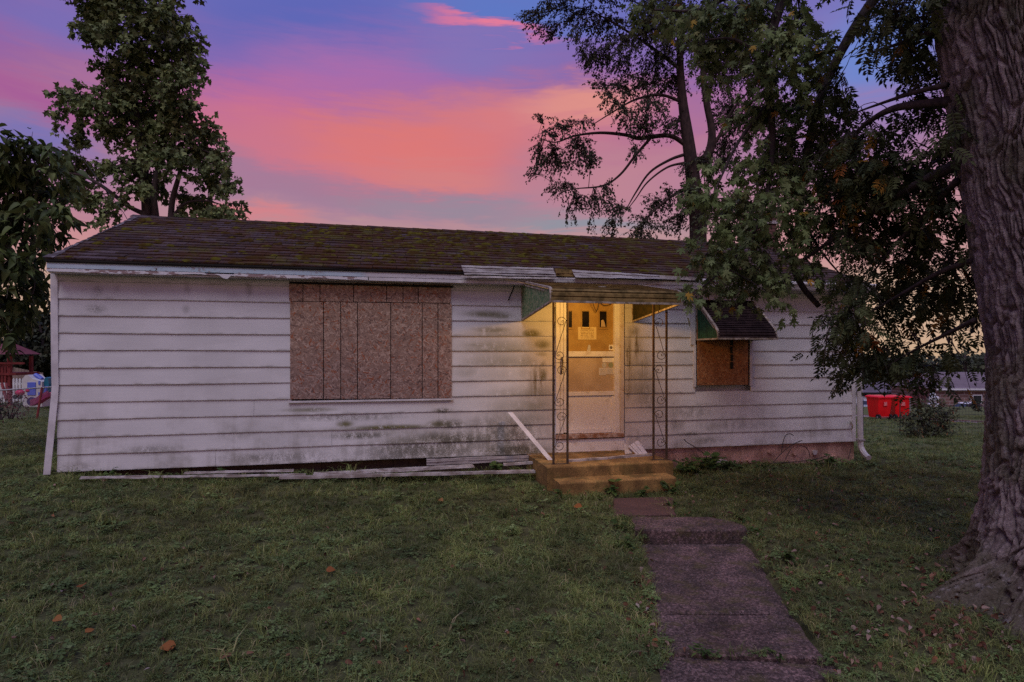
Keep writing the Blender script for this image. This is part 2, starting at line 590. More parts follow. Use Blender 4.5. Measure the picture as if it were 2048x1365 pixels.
def osb(name, c_tan, c_dark, c_red, c_pale, low_dark=0.0, z0=0.9, z1=2.4):
    m, T, p, out = newmat(name)
    co = T.node('ShaderNodeTexCoord').outputs['Object']
    x, y, z = T.sep(co)[0:3]
    warp = T.noise(co, 9, 3)
    prev = prevp = None
    for i, (ang, sc_) in enumerate(((10, 1), (68, 1.1), (122, .9), (160, 1.2), (38, 1.3))):
        v = T.mapv(T.comb(T.add(x, T.mul(warp, .02)), T.add(z, T.mul(warp, .02)), 0.0), (1, 1, 1), (0, 0, R(ang)), (i * 3.1, i * 7.7, 0))
        v = T.mapv(v, (17 * sc_, 80 * sc_, 1))
        nd = T.n.new('ShaderNodeTexVoronoi')
        nd.voronoi_dimensions = '2D'
        T.put(nd.inputs['Vector'], v)
        nd.inputs['Scale'].default_value = 1.0
        r, g, b = T.n.new('ShaderNodeSeparateColor'), None, None
        T.l.new(nd.outputs['Color'], r.inputs[0])
        pr, tone = r.outputs[0], r.outputs[1]
        if prev is None:
            prev, prevp = tone, pr
        else:
            k = T.m('GREATER_THAN', pr, prevp)
            nm = T.n.new('ShaderNodeMix')
            nm.data_type = 'FLOAT'
            T.put(nm.inputs[0], k); T.put(nm.inputs[2], prev); T.put(nm.inputs[3], tone)
            prev = nm.outputs[0]
            prevp = T.mx(pr, prevp)
    col = T.ramp(prev, [(0.0, c_dark), (.30, c_tan), (.62, c_tan), (.8, c_pale), (.90, c_pale), (.93, c_red), (1, c_red)])
    # greyed by rain towards the foot
    we = T.mul(T.smooth(T.add(z, T.mul(T.noise(co, 2.2, 4), .7)), z1 + .35, z0 + .45), low_dark)
    col = T.mix(we, col, T.mix(1.0, col, (.72, .72, .86, 1), 'MULTIPLY'))
    run = T.smooth(T.noise(T.mapv(co, (9, 1, .8)), 1.0, 4, .6), .52, .72)
    col = T.mix(T.mul(run, .38), col, c_dark)
    blot = T.smooth(T.noise(co, 5.5, 4), .55, .75)
    col = T.mix(T.mul(blot, .35), col, c_dark)
    T.put(p.inputs['Base Color'], col)
    p.inputs['Roughness'].default_value = .85
    T.put(p.inputs['Normal'], T.bump(prev, .25, .004))
    return m


def m_fascia():
    m, T, p, out = newmat('peeling fascia paint')
    co = T.node('ShaderNodeTexCoord').outputs['Object']
    x, y, z = T.sep(co)[0:3]
    n1 = T.noise(T.mapv(co, (2.2, 1, 9)), 1.0, 5, .62)
    n2 = T.noise(co, 26, 5, .7)
    blue = T.mix(T.smooth(n1, .3, .7), (.50, .57, .66, 1), (.36, .48, .56, 1))
    white = T.mix(T.smooth(n1, .3, .7), (.56, .53, .56, 1), (.46, .43, .47, 1))
    xb = T.smooth(x, 3.4, 3.55)
    c = T.mix(xb, blue, white)
    bare = T.smooth(T.add(T.mul(n1, .55), T.mul(n2, .45)), .56, .60)
    c = T.mix(T.mul(bare, .8), c, (.27, .20, .20, 1))
    dots = T.smooth(T.noise(co, 13, 2, .5), .72, .75)
    c = T.mix(dots, c, (.05, .035, .03, 1))
    T.put(p.inputs['Base Color'], c)
    T.put(p.inputs['Normal'], T.bump(n2, .25, .006))
    return m


def m_trimpeel():
    m, T, p, out = newmat('peeling white moulding paint')
    co = T.node('ShaderNodeTexCoord').outputs['Object']
    n1 = T.noise(T.mapv(co, (4.5, 1, 14)), 1.0, 5, .65)
    c = T.mix(T.smooth(n1, .52, .56), (.62, .60, .63, 1), (.26, .18, .18, 1))
    T.put(p.inputs['Base Color'], c)
    T.put(p.inputs['Normal'], T.bump(n1, .3, .006))
    return m


def m_shingle():
    m, T, p, out = newmat('mossy asphalt shingle')
    pos = T.node('ShaderNodeNewGeometry').outputs['Position']
    oi = T.node('ShaderNodeObjectInfo').outputs['Random']
    at_ = T.node('ShaderNodeAttribute', attribute_name='rnd').outputs['Fac']
    f = T.m('FRACT', T.add(oi, at_))
    c = T.ramp(f, [(0, (.040, .027, .027, 1)), (.5, (.066, .047, .047, 1)), (.8, (.092, .070, .076, 1)), (1, (.052, .034, .032, 1))])
    gr = T.noise(pos, 150, 2, .6)
    c = T.mix(1.0, c, T.ramp(gr, [(.3, (.65, .65, .65, 1)), (.7, (1.35, 1.3, 1.35, 1))]), 'MULTIPLY')
    mo = T.noise(T.mapv(pos, (1, 1, 1.6)), 2.1, 6, .68)
    fine = T.noise(pos, 24, 4, .7)
    x = T.sep(pos)[0]
    cen = T.mul(T.smooth(x, -5.2, -2.6), T.smooth(x, 4.6, 2.0))
    k = T.smooth(T.add(T.add(T.mul(mo, .6), T.mul(fine, .4)), T.mul(cen, .075)), .47, .60)
    moss = T.mix(T.smooth(T.noise(pos, 3.2, 4), .48, .66), (.064, .027, .010, 1), (.088, .072, .012, 1))
    c = T.mix(T.smooth(T.noise(pos, 38, 3, .7), .56, .66), c, T.mix(1.0, c, (1.9, 1.75, 1.9, 1), 'MULTIPLY'))
    c = T.mix(T.mul(k, .85), c, moss)
    T.put(p.inputs['Base Color'], c)
    p.inputs['Roughness'].default_value = .95
    p.inputs['Specular IOR Level'].default_value = .08
    T.put(p.inputs['Normal'], T.bump(T.add(gr, fine), .6, .012))
    return m


def m_bark():
    m, T, p, out = newmat('ridged bark')
    pos = T.node('ShaderNodeNewGeometry').outputs['Position']
    pl_ = T.node('ShaderNodeAttribute', attribute_name='plate').outputs['Fac']
    a = T.add(T.mul(T.noise(T.mapv(pos, (1, 1, .35)), 9, 5, .65), .7), T.mul(pl_, .3))
    b = T.noise(pos, 60, 4, .7)
    g = T.noise(pos, 2.1, 3)
    c = T.mix(T.smooth(a, .35, .65), (.125, .096, .096, 1), (.250, .196, .198, 1))
    c = T.mix(T.mul(T.smooth(g, .48, .62), .65), c, (.090, .084, .052, 1))
    zz_ = T.sep(pos)[2]
    c = T.mix(T.mul(T.smooth(T.add(zz_, T.mul(T.noise(pos, 7, 4, .7), .9)), .75, .25), .7), c, (.070, .062, .034, 1))
    c = T.mix(T.mul(T.smooth(T.noise(pos, 17, 3, .6), .60, .68), .5), c, (.26, .23, .24, 1))
    c = T.mix(1.0, c, T.ramp(b, [(.3, (.6, .6, .6, 1)), (.7, (1.4, 1.4, 1.4, 1))]), 'MULTIPLY')
    T.put(p.inputs['Base Color'], c)
    p.inputs['Roughness'].default_value = .95
    p.inputs['Specular IOR Level'].default_value = .1
    T.put(p.inputs['Normal'], T.bump(T.add(b, a), .9, .02))
    return m


def m_concrete(name, c1, c2, moss=.0, speck=.0):
    lo_, hi_ = (.42, 2.0) if speck else (.85, 1.15)
    m, T, p, out = newmat(name)
    pos = T.node('ShaderNodeNewGeometry').outputs['Position']
    n = T.noise(pos, 3.5, 5, .62)
    f = T.noise(pos, 120, 3, .7)
    v = T.vor(pos, 95)
    c = T.mix(T.smooth(n, .35, .65), c2, c1)
    c = T.mix(1.0, c, T.ramp(f, [(.3, (.55, .55, .55, 1)), (.7, (1.4, 1.4, 1.4, 1))]), 'MULTIPLY')
    vc = T.vor(pos, 75, out=1)
    c = T.mix(1.0, c, T.ramp(T.sep(vc)[0], [(0, (lo_, lo_, lo_, 1)), (.6, (.95, .95, .95, 1)), (1, (hi_, hi_, hi_, 1))]), 'MULTIPLY')
    if speck:
        c = T.mix(T.mul(T.smooth(v, .22, .10), speck), c, (.42, .38, .42, 1))
    if speck:
        st_ = T.noise(pos, 1.3, 5, .7)
        c = T.mix(1.0, c, T.ramp(st_, [(.32, (.55, .52, .50, 1)), (.5, (1, 1, 1, 1)), (.68, (1.35, 1.32, 1.38, 1))]), 'MULTIPLY')
        ck = T.vor(T.add_v(pos), .9, 'DISTANCE_TO_EDGE') if False else None
    if moss:
        k = T.mul(T.smooth(T.noise(pos, 4.2, 5, .7), .5, .62), moss)
        c = T.mix(k, c, (.075, .062, .016, 1))
    T.put(p.inputs['Base Color'], c)
    p.inputs['Roughness'].default_value = .92
    T.put(p.inputs['Normal'], T.bump(T.add(f, T.mul(v, .6)), .7, .006))
    return m


def m_brick():
    m, T, p, out = newmat('far brickwork')
    co = T.node('ShaderNodeTexCoord').outputs['Object']
    x, y, z = T.sep(co)[0:3]
    nd = T.n.new('ShaderNodeTexBrick')
    T.put(nd.inputs['Vector'], T.comb(x, z, 0.0))
    nd.inputs['Color1'].default_value = (.20, .11, .10, 1)
    nd.inputs['Color2'].default_value = (.13, .07, .065, 1)
    nd.inputs['Mortar'].default_value = (.36, .30, .30, 1)
    nd.inputs['Scale'].default_value = 1.0
    nd.inputs['Brick Width'].default_value = 1.2
    nd.inputs['Row Height'].default_value = .4
    nd.inputs['Mortar Size'].default_value = .028
    T.put(p.inputs['Base Color'], nd.outputs[0])
    return m


M = {}
M['ground'] = m_ground()
M['siding'] = m_siding()
M['wall'] = mat('plain siding', (.55, .52, .54, 1), (.45, .43, .44, 1), 2)
M['trim'] = mat('white trim', (.62, .59, .62, 1), (.48, .45, .47, 1), 5, .55)
M['fascia'] = m_fascia()
M['peel'] = m_trimpeel()
M['osb'] = osb('weathered strand board', (.335, .215, .150, 1), (.150, .090, .068, 1), (.34, .110, .045, 1), (.52, .37, .27, 1), 1.0)
M['osb_shaded'] = osb('shaded orange strand board', (.300, .125, .050, 1), (.110, .040, .018, 1), (.33, .10, .03, 1), (.42, .22, .10, 1), 0.0)  # darker orange copy with the awning's shade put into its colour
M['shingle'] = m_shingle()
M['moss'] = mat('moss tuft', (.085, .074, .012, 1), (.050, .028, .010, 1), 5, .95, lo=.45, hi=.6, spec=.05)
M['rake'] = mat('lit shingle edge', (.21, .18, .20, 1), (.075, .058, .062, 1), 7, .9, lo=.48, hi=.58)  # brightness of the lit shingle ends is put into this pale tone
M['dark'] = mat('dark gap', (.02, .017, .015, 1), (.012, .01, .009, 1), 4, .9)
M['alu'] = mat('dulled aluminium', (.42, .39, .40, 1), (.25, .22, .22, 1), 14, .5, .1, 6, stretch=(.4, .4, 1))
M['alu_white'] = mat('muddy white aluminium', (.46, .42, .42, 1), (.22, .18, .165, 1), 7, .6, .15, 6)
M['awn'] = mat('glow warmed mould brown enamel', (.230, .150, .058, 1), (.095, .064, .024, 1), 9, .8, .2, 6, spec=.1)  # mould brown, lightened and warmed to carry the amber glow
M['awn2'] = mat('dark awning enamel', (.040, .024, .024, 1), (.020, .012, .012, 1), 9, .85, .1, 6, spec=.08)
M['awnedge'] = mat('grimy awning edge', (.44, .37, .32, 1), (.20, .15, .10, 1), 16, .6, .2, 6)
M['green'] = mat('green awning panel', (.020, .075, .034, 1), (.012, .042, .020, 1), 12, .5)
M['greenmould'] = mat('mouldy green awning panel', (.27, .29, .16, 1), (.060, .150, .060, 1), 30, .7, .2, 6)
M['iron'] = mat('rusty iron', (.10, .058, .030, 1), (.045, .028, .018, 1), 22, .75, .3)
M['concrete'] = m_concrete('mossy glow tinted step concrete', (.350, .205, .070, 1), (.170, .095, .034, 1), .5)  # ochre base has the amber glow put into the colour, moss on top
M['walk'] = m_concrete('worn walk concrete', (.115, .070, .068, 1), (.058, .038, .036, 1), .45, .5)
M['walkred'] = m_concrete('red stained slab', (.105, .055, .048, 1), (.075, .040, .036, 1), .1)
M['found'] = m_concrete('flaking red foundation paint', (.54, .325, .265, 1), (.30, .170, .135, 1), .2)
M['founddark'] = m_concrete('dark recessed footing', (.085, .055, .040, 1), (.050, .032, .024, 1), .2)  # brown footing, shade of the gap under the siding put into its colour
M['doortan'] = mat('yellowed door paint', (.42, .27, .085, 1), (.31, .18, .050, 1), 3, .5)
M['doorpanel'] = mat('beige storm panel', (.55, .43, .30, 1), (.45, .33, .21, 1), 3, .5)
M['doorwhite'] = mat('chalky white door paint', (.80, .77, .74, 1), (.62, .56, .50, 1), 7, .6, .15, lo=.28, hi=.5)
M['rusttrim'] = mat('rust stained trim', (.50, .40, .34, 1), (.26, .12, .06, 1), 14, .8, .4)
M['glassdark'] = mat('dark door light', (.012, .010, .012, 1), None, 3, .15, spec=.5)
M['brass'] = mat('tarnished plate', (.30, .26, .20, 1), None, 30, .4, metal=.4)
M['bulbhousing'] = mat('lamp housing', (.30, .28, .25, 1), None, 30, .5)
M['bark'] = m_bark()
M['bark_dark'] = mat('dark limb bark', (.060, .044, .044, 1), (.030, .022, .024, 1), 25, .95, .5, stretch=(1, 1, .4))
M['bark_mid'] = mat('brown limb bark', (.085, .060, .058, 1), (.045, .032, .032, 1), 14, .95, .5, stretch=(1, 1, .4))
M['red'] = mat('red bin plastic', (.85, .010, .016, 1), (.70, .006, .012, 1), 2, .35)
M['rubber'] = mat('black rubber', (.014, .013, .015, 1), None, 8, .7)
M['redwood'] = mat('red stained timber', (.20, .030, .028, 1), (.12, .018, .018, 1), 6, .7)
M['redroof'] = mat('red play roof', (.16, .045, .055, 1), (.12, .03, .04, 1), 6, .7)
M['picket'] = mat('white fence paint', (.70, .70, .73, 1), (.55, .54, .57, 1), 3, .5)
M['toywhite'] = mat('cream toy plastic', (.58, .56, .55, 1), (.48, .46, .46, 1), 2, .45)
M['toyblue'] = mat('blue toy plastic', (.10, .14, .55, 1), (.08, .11, .45, 1), 2, .4)
M['toypurple'] = mat('purple toy plastic', (.045, .02, .14, 1), None, 2, .4)
M['toyteal'] = mat('teal toy plastic', (.02, .16, .24, 1), None, 2, .4)
M['toypink'] = mat('pink toy plastic', (.48, .08, .20, 1), None, 2, .4)
M['toyhot'] = mat('hot pink toy plastic', (.55, .02, .10, 1), None, 2, .4)
M['tanwood'] = mat('tan fence timber', (.26, .20, .16, 1), (.18, .13, .11, 1), 2, .8)
M['galv'] = mat('galvanised wire', (.30, .28, .30, 1), (.20, .19, .20, 1), 20, .5, metal=.3)
M['wiregreen'] = mat('dark fence wire', (.05, .055, .05, 1), None, 20, .6)
M['brick'] = m_brick()
M['bark_red'] = mat('dark red limb bark', (.058, .036, .034, 1), (.030, .020, .020, 1), 14, .95, .5, stretch=(1, 1, .4), spec=.1)
M['olive'] = mat('browned awning panel', (.050, .038, .014, 1), (.028, .026, .012, 1), 12, .7, spec=.1)
M['stained'] = mat('stained white trim', (.60, .53, .47, 1), (.40, .28, .20, 1), 9, .7, .2, lo=.30, hi=.5)
M['brickplain'] = mat('chimney brick', (.16, .075, .065, 1), (.09, .045, .04, 1), 12, .9, obj_rand=.25)
M['roofgrey'] = mat('grey far roof', (.15, .12, .15, 1), (.11, .09, .11, 1), .8, .9)
M['rooftan'] = mat('purple grey far roof', (.20, .155, .18, 1), (.155, .12, .14, 1), .6, .9)
M['farwhite'] = mat('white far siding', (.66, .66, .72, 1), (.58, .58, .63, 1), .6, .6)
M['glass'] = mat('dark window glass', (.03, .03, .04, 1), None, 3, .15, spec=.6)
M['carwhite'] = mat('white car paint', (.75, .75, .78, 1), (.70, .70, .73, 1), 1, .25)
M['carsilver'] = mat('silver car paint', (.35, .37, .42, 1), (.30, .32, .36, 1), 1, .25)
M['walkpale'] = mat('pale pavement', (.46, .40, .41, 1), (.38, .33, .34, 1), 3, .9)
M['redroad'] = mat('reddish road', (.16, .075, .075, 1), (.11, .05, .052, 1), 4, .95)
M['copper'] = mat('fallen wire', (.05, .04, .035, 1), None, 10, .6)


def notice_mat(name, paper, ink, sx, sz):
    """printed sheet: rows of unreadably small type"""
    m, T, p, out = newmat(name)
    g = T.node('ShaderNodeTexCoord').outputs['Generated']
    x, y, z = T.sep(g)[0:3]
    row = T.m('FRACT', T.mul(z, sz))
    rown = T.m('FLOOR', T.mul(z, sz))
    w = T.noise(T.comb(T.mul(x, sx), T.mul(rown, 7.3), 0.0), 1.0, 2, .6)
    edge = T.mul(T.mul(T.m('GREATER_THAN', x, .14), T.m('LESS_THAN', x, .86)), T.mul(T.m('GREATER_THAN', z, .1), T.m('LESS_THAN', z, .9)))
    k = T.mul(T.mul(T.m('GREATER_THAN', w, .46), T.m('GREATER_THAN', row, .45)), edge)
    T.put(p.inputs['Base Color'], T.mix(T.mul(k, .75), paper, ink))
    return m


M['notice'] = notice_mat('printed notice', (.66, .52, .26, 1), (.22, .13, .05, 1), 26, 8)
M['sticker'] = notice_mat('printed sticker', (.62, .58, .55, 1), (.35, .33, .33, 1), 18, 7)
M['binmark'] = notice_mat('bin print', (.62, .02, .03, 1), (.75, .55, .55, 1), 9, 4)
M['seal'] = mat('pale round sticker', (.62, .60, .55, 1), None, 40, .6)
M['sealgreen'] = mat('greenish round sticker', (.32, .36, .24, 1), None, 40, .6)

L = {}
L['maple'] = leafmat('silver maple leaf', [(0, (0.076, 0.101, 0.038, 1)), (.45, (0.117, 0.157, 0.056, 1)), (.75, (0.161, 0.206, 0.085, 1)), (.972, (0.199, 0.231, 0.102, 1)), (.985, (0.379, 0.252, 0.044, 1)), (1, (0.303, 0.147, 0.026, 1))])
L['ash'] = leafmat('dark compound leaf', [(0, (0.033, 0.046, 0.023, 1)), (.5, (0.059, 0.070, 0.030, 1)), (.94, (0.082, 0.098, 0.038, 1)), (.955, (0.257, 0.131, 0.025, 1)), (.98, (0.342, 0.193, 0.038, 1)), (1, (0.205, 0.053, 0.013, 1))], .14)
L['big'] = leafmat('broad glossy leaf', [(0, (0.034, 0.052, 0.022, 1)), (.5, (0.073, 0.102, 0.033, 1)), (1, (0.137, 0.167, 0.052, 1))], .16, .55)
L['farmaple'] = leafmat('dense maple leaf', [(0, (0.076, 0.098, 0.039, 1)), (.5, (0.131, 0.163, 0.064, 1)), (.9, (0.186, 0.222, 0.091, 1)), (1, (0.237, 0.256, 0.091, 1))], .15)
L['pine'] = leafmat('dark twig leaf', [(0, (0.026, 0.026, 0.022, 1)), (.6, (0.047, 0.047, 0.031, 1)), (.92, (0.073, 0.077, 0.036, 1)), (1, (0.119, 0.099, 0.036, 1))], .10)
L['dark'] = leafmat('dark background leaf', [(0, (0.017, 0.022, 0.014, 1)), (.6, (0.036, 0.043, 0.026, 1)), (1, (0.066, 0.072, 0.043, 1))], .1)
L['wood'] = leafmat('far woodland leaf', [(0, (0.042, 0.050, 0.036, 1)), (.6, (0.070, 0.081, 0.053, 1)), (1, (0.112, 0.123, 0.078, 1))], .1)
L['yew'] = leafmat('feathery shrub leaf', [(0, (0.036, 0.042, 0.028, 1)), (.6, (0.078, 0.087, 0.048, 1)), (.9, (0.133, 0.140, 0.070, 1)), (1, (0.280, 0.112, 0.056, 1))], .1)
L['redleaf'] = leafmat('purple red shrub leaf', [(0, (.060, .022, .026, 1)), (.6, (.12, .048, .055, 1)), (1, (.18, .08, .08, 1))], .12)
L['grass'] = leafmat('grass blade', [(0, (0.105, 0.131, 0.045, 1)), (.4, (0.157, 0.195, 0.064, 1)), (.8, (0.221, 0.258, 0.098, 1)), (.94, (0.302, 0.277, 0.148, 1)), (1, (0.396, 0.328, 0.209, 1))], .2, .7, .12, .38)
L['clover'] = leafmat('clover leaf', [(0, (0.078, 0.118, 0.043, 1)), (.6, (0.123, 0.177, 0.064, 1)), (1, (0.179, 0.230, 0.102, 1))], .2, .65, .12, .15)
L['weed'] = leafmat('weed leaf', [(0, (.030, .060, .016, 1)), (.6, (.055, .098, .026, 1)), (1, (.085, .125, .035, 1))], .22, .5)
L['litter'] = leafmat('dead leaf', [(0, (.060, .026, .018, 1)), (.35, (.11, .048, .030, 1)), (.6, (.17, .085, .055, 1)), (.78, (.25, .17, .15, 1)), (.88, (.20, .068, .022, 1)), (1, (.32, .26, .25, 1))], .1, .8)
L['orangeleaf'] = leafmat('orange fallen leaf', [(0, (.20, .060, .018, 1)), (.6, (.24, .095, .03, 1)), (1, (.22, .12, .05, 1))], .1, .7)
# ------------------------------------------------------------------ ground sheet


def on_walk(x, y, grow=0.0):
    b = np.zeros(x.shape, bool)
    for (xa, ya, xb, yb, wa_, wb_) in ((1.21, 5.72, .90, 3.62, 1.04, 1.0), (1.24, 6.16, 1.18, 5.72, .85, 1.04), (1.12, 7.0, 1.08, 6.24, .55, .62), (.86, 3.60, .60, 1.6, 1.0, .98)):
        t_ = (y - ya) / (yb - ya)
        c0 = xa + (xb - xa) * t_
        w_ = wa_ + (wb_ - wa_) * t_
        b |= (t_ >= 0) & (t_ <= 1) & (x > c0 - grow + .03 * np.sin(y * 9)) & (x < c0 + w_ + grow + .02 * np.sin(y * 7 + 1))
    return b


def build_ground():
    def axis(pts):
        out = []
        for a, b, st in pts:
            out += list(np.arange(a, b, st))
        return np.array(out + [pts[-1][1]])
    xs = axis([(-400, -60, 40), (-60, -20, 5), (-20, -8, 1), (-8, 8, .16), (8, 20, .6), (20, 80, 5), (80, 400, 40)])
    ys = axis([(-60, -6, 6), (-6, 1, .7), (1, 10, .16), (10, 30, .6), (30, 130, 5), (130, 500, 40)])
    X, Y = np.meshgrid(xs, ys)
    fx, fy = X.ravel(), Y.ravel()
    Z = np.concatenate([gz(fx[i:i + 4000], fy[i:i + 4000]) for i in range(0, len(fx), 4000)])
    near = np.clip((14 - fy) / 6, 0, 1)
    Z = Z + near * (.012 * np.sin(fx * 3.1 + fy * 1.7) * np.sin(fy * 2.3 - fx) + .008 * np.sin(fx * 7.1) * np.cos(fy * 6.3))
    # keep the turf below the slabs of the walk
    k = on_walk(fx, fy, -.02)
    Z[k] = np.minimum(Z[k], np.where(fy[k] > 5.72, -.22, -.36))
    nx, ny = len(xs), len(ys)
    idx = np.arange(nx * ny).reshape(ny, nx)
    q = np.stack([idx[:-1, :-1], idx[:-1, 1:], idx[1:, 1:], idx[1:, :-1]], -1).reshape(-1, 4)
    me = bpy.data.meshes.new('ground')
    me.from_pydata(np.stack([fx, fy, Z], 1).tolist(), [], q.tolist())
    me.polygons.foreach_set('use_smooth', [True] * len(me.polygons))
    me.materials.append(M['ground'])
    o = link('ground', me)
    tag(o, 'dark lawn turf falling away behind the house', kind='structure')
    return o


build_ground()

# ------------------------------------------------------------------ the house
house = empty('bungalow', (HX, HY, 0), HROT)
tag(house, 'low white sided bungalow with boarded up windows and a mossy roof', 'house')

DEPTH = 4.92
core = MB()
prof = [(.10, SB + .02), (DEPTH - .1, SB + .02), (DEPTH - .1, 2.46), (DEPTH / 2, 3.60), (.10, 2.46)]
core.prism_x(prof, .02, HLEN - .02)
core.build('wall', M['wall'], house)
fo = MB()
NF = 60
for i in range(NF):
    x0, x1 = HLEN * i / NF, HLEN * (i + 1) / NF
    fo.box(x0, x1, .015 + .008 * random.random(), .5, -.9, SB + .01, 1 if x1 < 5.7 else 0) if x1 > 5.7 else fo.box(x0, x1, .07 + .02 * random.random(), .5, -.9, SB + .01, 1)
fo.box(.0, HLEN, .5, DEPTH, -.9, SB + .015)
fo.build('foundation', [M['found'], M['founddark']], house)
for i, (px, py, w, h_) in enumerate(((1505, 922, .22, .07), (1440, 925, .30, .09), (1668, 915, .12, .06), (1630, 905, .10, .09), (1540, 905, .08, .05), (1590, 908, .07, .05))):
    s_, _, h = F(px, py, 0)
    p = MB()
    n = 9
    ring = [(s_ + w / 2 * math.cos(a) * random.uniform(.7, 1.1), h + h_ / 2 * math.sin(a) * random.uniform(.7, 1.1)) for a in [2 * math.pi * j / n for j in range(n)]]
    p.loft([[(x, .02, z) for x, z in ring], [(x, -.004 - .004 * random.random(), z) for x, z in ring]])
    p.build('paint_flake', M['walkpale'] if i in (1, 3) else M['found'], house)

# openings: (s0, s1, z0, z1)
w1a, _, _ = F(577, 680); w1b, _, _ = F(904, 680)
w1z = F(740, 799)[2]
d_a, _, _ = F(1112, 740); d_b, _, _ = F(1249, 740)
w2a, _, _ = F(1389, 720); w2b, _, _ = F(1501, 720)
w2z = F(1445, 773)[2]
OPEN = [(w1a + .03, w1b - .03, w1z, 2.6), (d_a, d_b, -.2, 2.34), (w2a, w2b, w2z, 2.30)]
for i in range(12):
    z0 = SB + CRS * i
    z1 = z0 + CRS + .012
    zc = z0 + CRS * .5
    cuts = [(.0, 10.93)]
    for (a, b, c, d) in OPEN:
        if c < zc < d:
            nc = []
            for (x0, x1) in cuts:
                if b <= x0 or a >= x1:
                    nc.append((x0, x1))
                else:
                    if a - x0 > .02: nc.append((x0, a))
                    if x1 - b > .02: nc.append((b, x1))
            cuts = nc
    jn = []
    for (x0, x1) in cuts:
        if x1 - x0 > 3.7:
            xm = x0 + 1.2 + ((i * 1.37 + 0.5) % (x1 - x0 - 2.4))
            jn += [(x0, xm - .0015), (xm + .0015, x1)]
        else:
            jn.append((x0, x1))
    for (x0, x1) in jn:
        bd = MB()
        j = random.uniform(-.0015, .0015)
        n = max(1, int((x1 - x0) / .9))
        rings = []
        for q in range(n + 1):
            x = x0 + (x1 - x0) * q / n
            wv = .002 * math.sin(x * 2.1 + i * 1.7) + random.uniform(-.0012, .0012)
            rings.append([(x, -.019 + wv, z0 + j + wv), (x, -.0195 + wv, z0 + .006 + j), (x, -.004, z1), (x, .012, z1), (x, .012, z0 + .008), (x, -.010 + wv, z0 + j + wv)])
        bd.loft(rings)
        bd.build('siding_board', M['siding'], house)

# left corner trim: sound above, buckled out near the ground
ct = MB()
path = [(108.5, 540), (109, 640), (110, 740), (111, 772), (109.5, 800), (105, 860), (98.5, 948)]
rings = []
for px, py in path:
    s_, _, h = F(px, py, .02)
    o_ = .0 if py < 780 else .05 * (py - 780) / 168
    rings.append([(s_ - .036, -.028 - o_, h), (s_ + .036, -.028 - o_, h), (s_ + .036, -.018 - o_, h), (s_ - .026, -.018 - o_, h), (s_ - .026, .06 - o_, h), (s_ - .036, .06 - o_, h)])
ct.loft(rings)
tag(ct.build('corner_trim', M['trim'], house), 'left corner trim kicked out at its foot')
ct = MB()
ct.box(10.93, 11.0, -.024, .08, SB, 2.48)
ct.build('corner_trim', M['trim'], house)

# soffit and fascia
sf = MB()
sf.box(-.02, 11.08, -.165, .10, 2.470, 2.482)
sf.build('soffit', M['trim'], house)
fa = MB()
fa.box(-.025, 11.08, -.192, -.166, 2.520, 2.600)
tag(fa.build('fascia_board', M['fascia'], house), 'fascia board with peeling blue white paint')
segs = [(-.025, 1.62), (1.95, 3.52), (3.53, 6.2), (6.21, 8.4), (8.41, 11.06)]
for i, (a, b) in enumerate(segs):
    mo = MB()
    n = max(2, int((b - a) / .12))
    rings = []
    for q in range(n + 1):
        x = a + (b - a) * q / n
        rag = .010 * random.random() if i < 2 else .002 * random.random()
        if i == 0 and q > n - 3: rag += .012
        rings.append([(x, -.192, 2.474 + rag), (x, -.192, 2.512), (x, -.181, 2.518), (x, -.150, 2.518), (x, -.150, 2.474 + rag)])
    mo.loft(rings)
    mo.build('fascia_moulding', M['peel'] if i < 2 else M['trim'], house)
mo = MB()                          # splintered length between
rings = []
for q in range(9):
    x = 1.60 + .36 * q / 8
    zb = 2.478 - (.034 if q in (5, 6) else .0) + .014 * random.random()
    rings.append([(x, -.190, zb), (x, -.190, 2.506 - .01 * random.random()), (x, -.178, 2.506), (x, -.178, zb)])
mo.loft(rings)
tag(mo.build('fascia_moulding', M['peel'], house), 'splintered length of moulding')

# ------------------------------------------------------------------ roof
E0, EZ = -.215, 2.632               # eave
RY, RZ = 2.46, 3.70
SLA = math.atan2(RZ - EZ, RY - E0)
SLL = math.hypot(RZ - EZ, RY - E0)
XA, XB = -.035, 11.10
rf = MB()
th = .028
rf.loft([[(x, E0 + .012, EZ - .022), (x, RY, RZ - .022), (x, 2 * RY - E0, EZ - .022), (x, 2 * RY - E0, EZ - .022 - th), (x, RY, RZ - .022 - th * 1.1), (x, E0 + .012, EZ - .022 - th)]
         for x in (XA + .01, XB - .01)])
roof = rf.build('roof', M['dark'], house)


def slope(d, x, lift=0.0):
    return Vector((x, E0 + d * math.cos(SLA) - lift * math.sin(SLA), EZ + d * math.sin(SLA) + lift * math.cos(SLA)))


NROW = 18
EXPO = SLL / NROW
TW = (XB - XA) / 37


def tab_geo(w, r_):
    """one shingle tab: x across, y up the slope"""
    l = EXPO + .035
    a = [r_.uniform(-.006, .006) for _ in range(3)]
    t0, t1 = .014 + r_.uniform(0, .008), .003
    xs = (-w / 2 + .003, 0, w / 2 - .003)
    bot = [(x, d, .0) for x, d in zip(xs, a)]
    top = [(x, d + .002, t0 + r_.uniform(-.002, .002)) for x, d in zip(xs, a)]
    bb = [(x, l, 0) for x in xs]
    bt = [(x, l, t1) for x in xs]
    v = bot + top + bb + bt
    f = [(0, 1, 4, 3), (1, 2, 5, 4), (3, 4, 10, 9), (4, 5, 11, 10), (0, 3, 9, 6), (2, 8, 11, 5)]
    return v, f


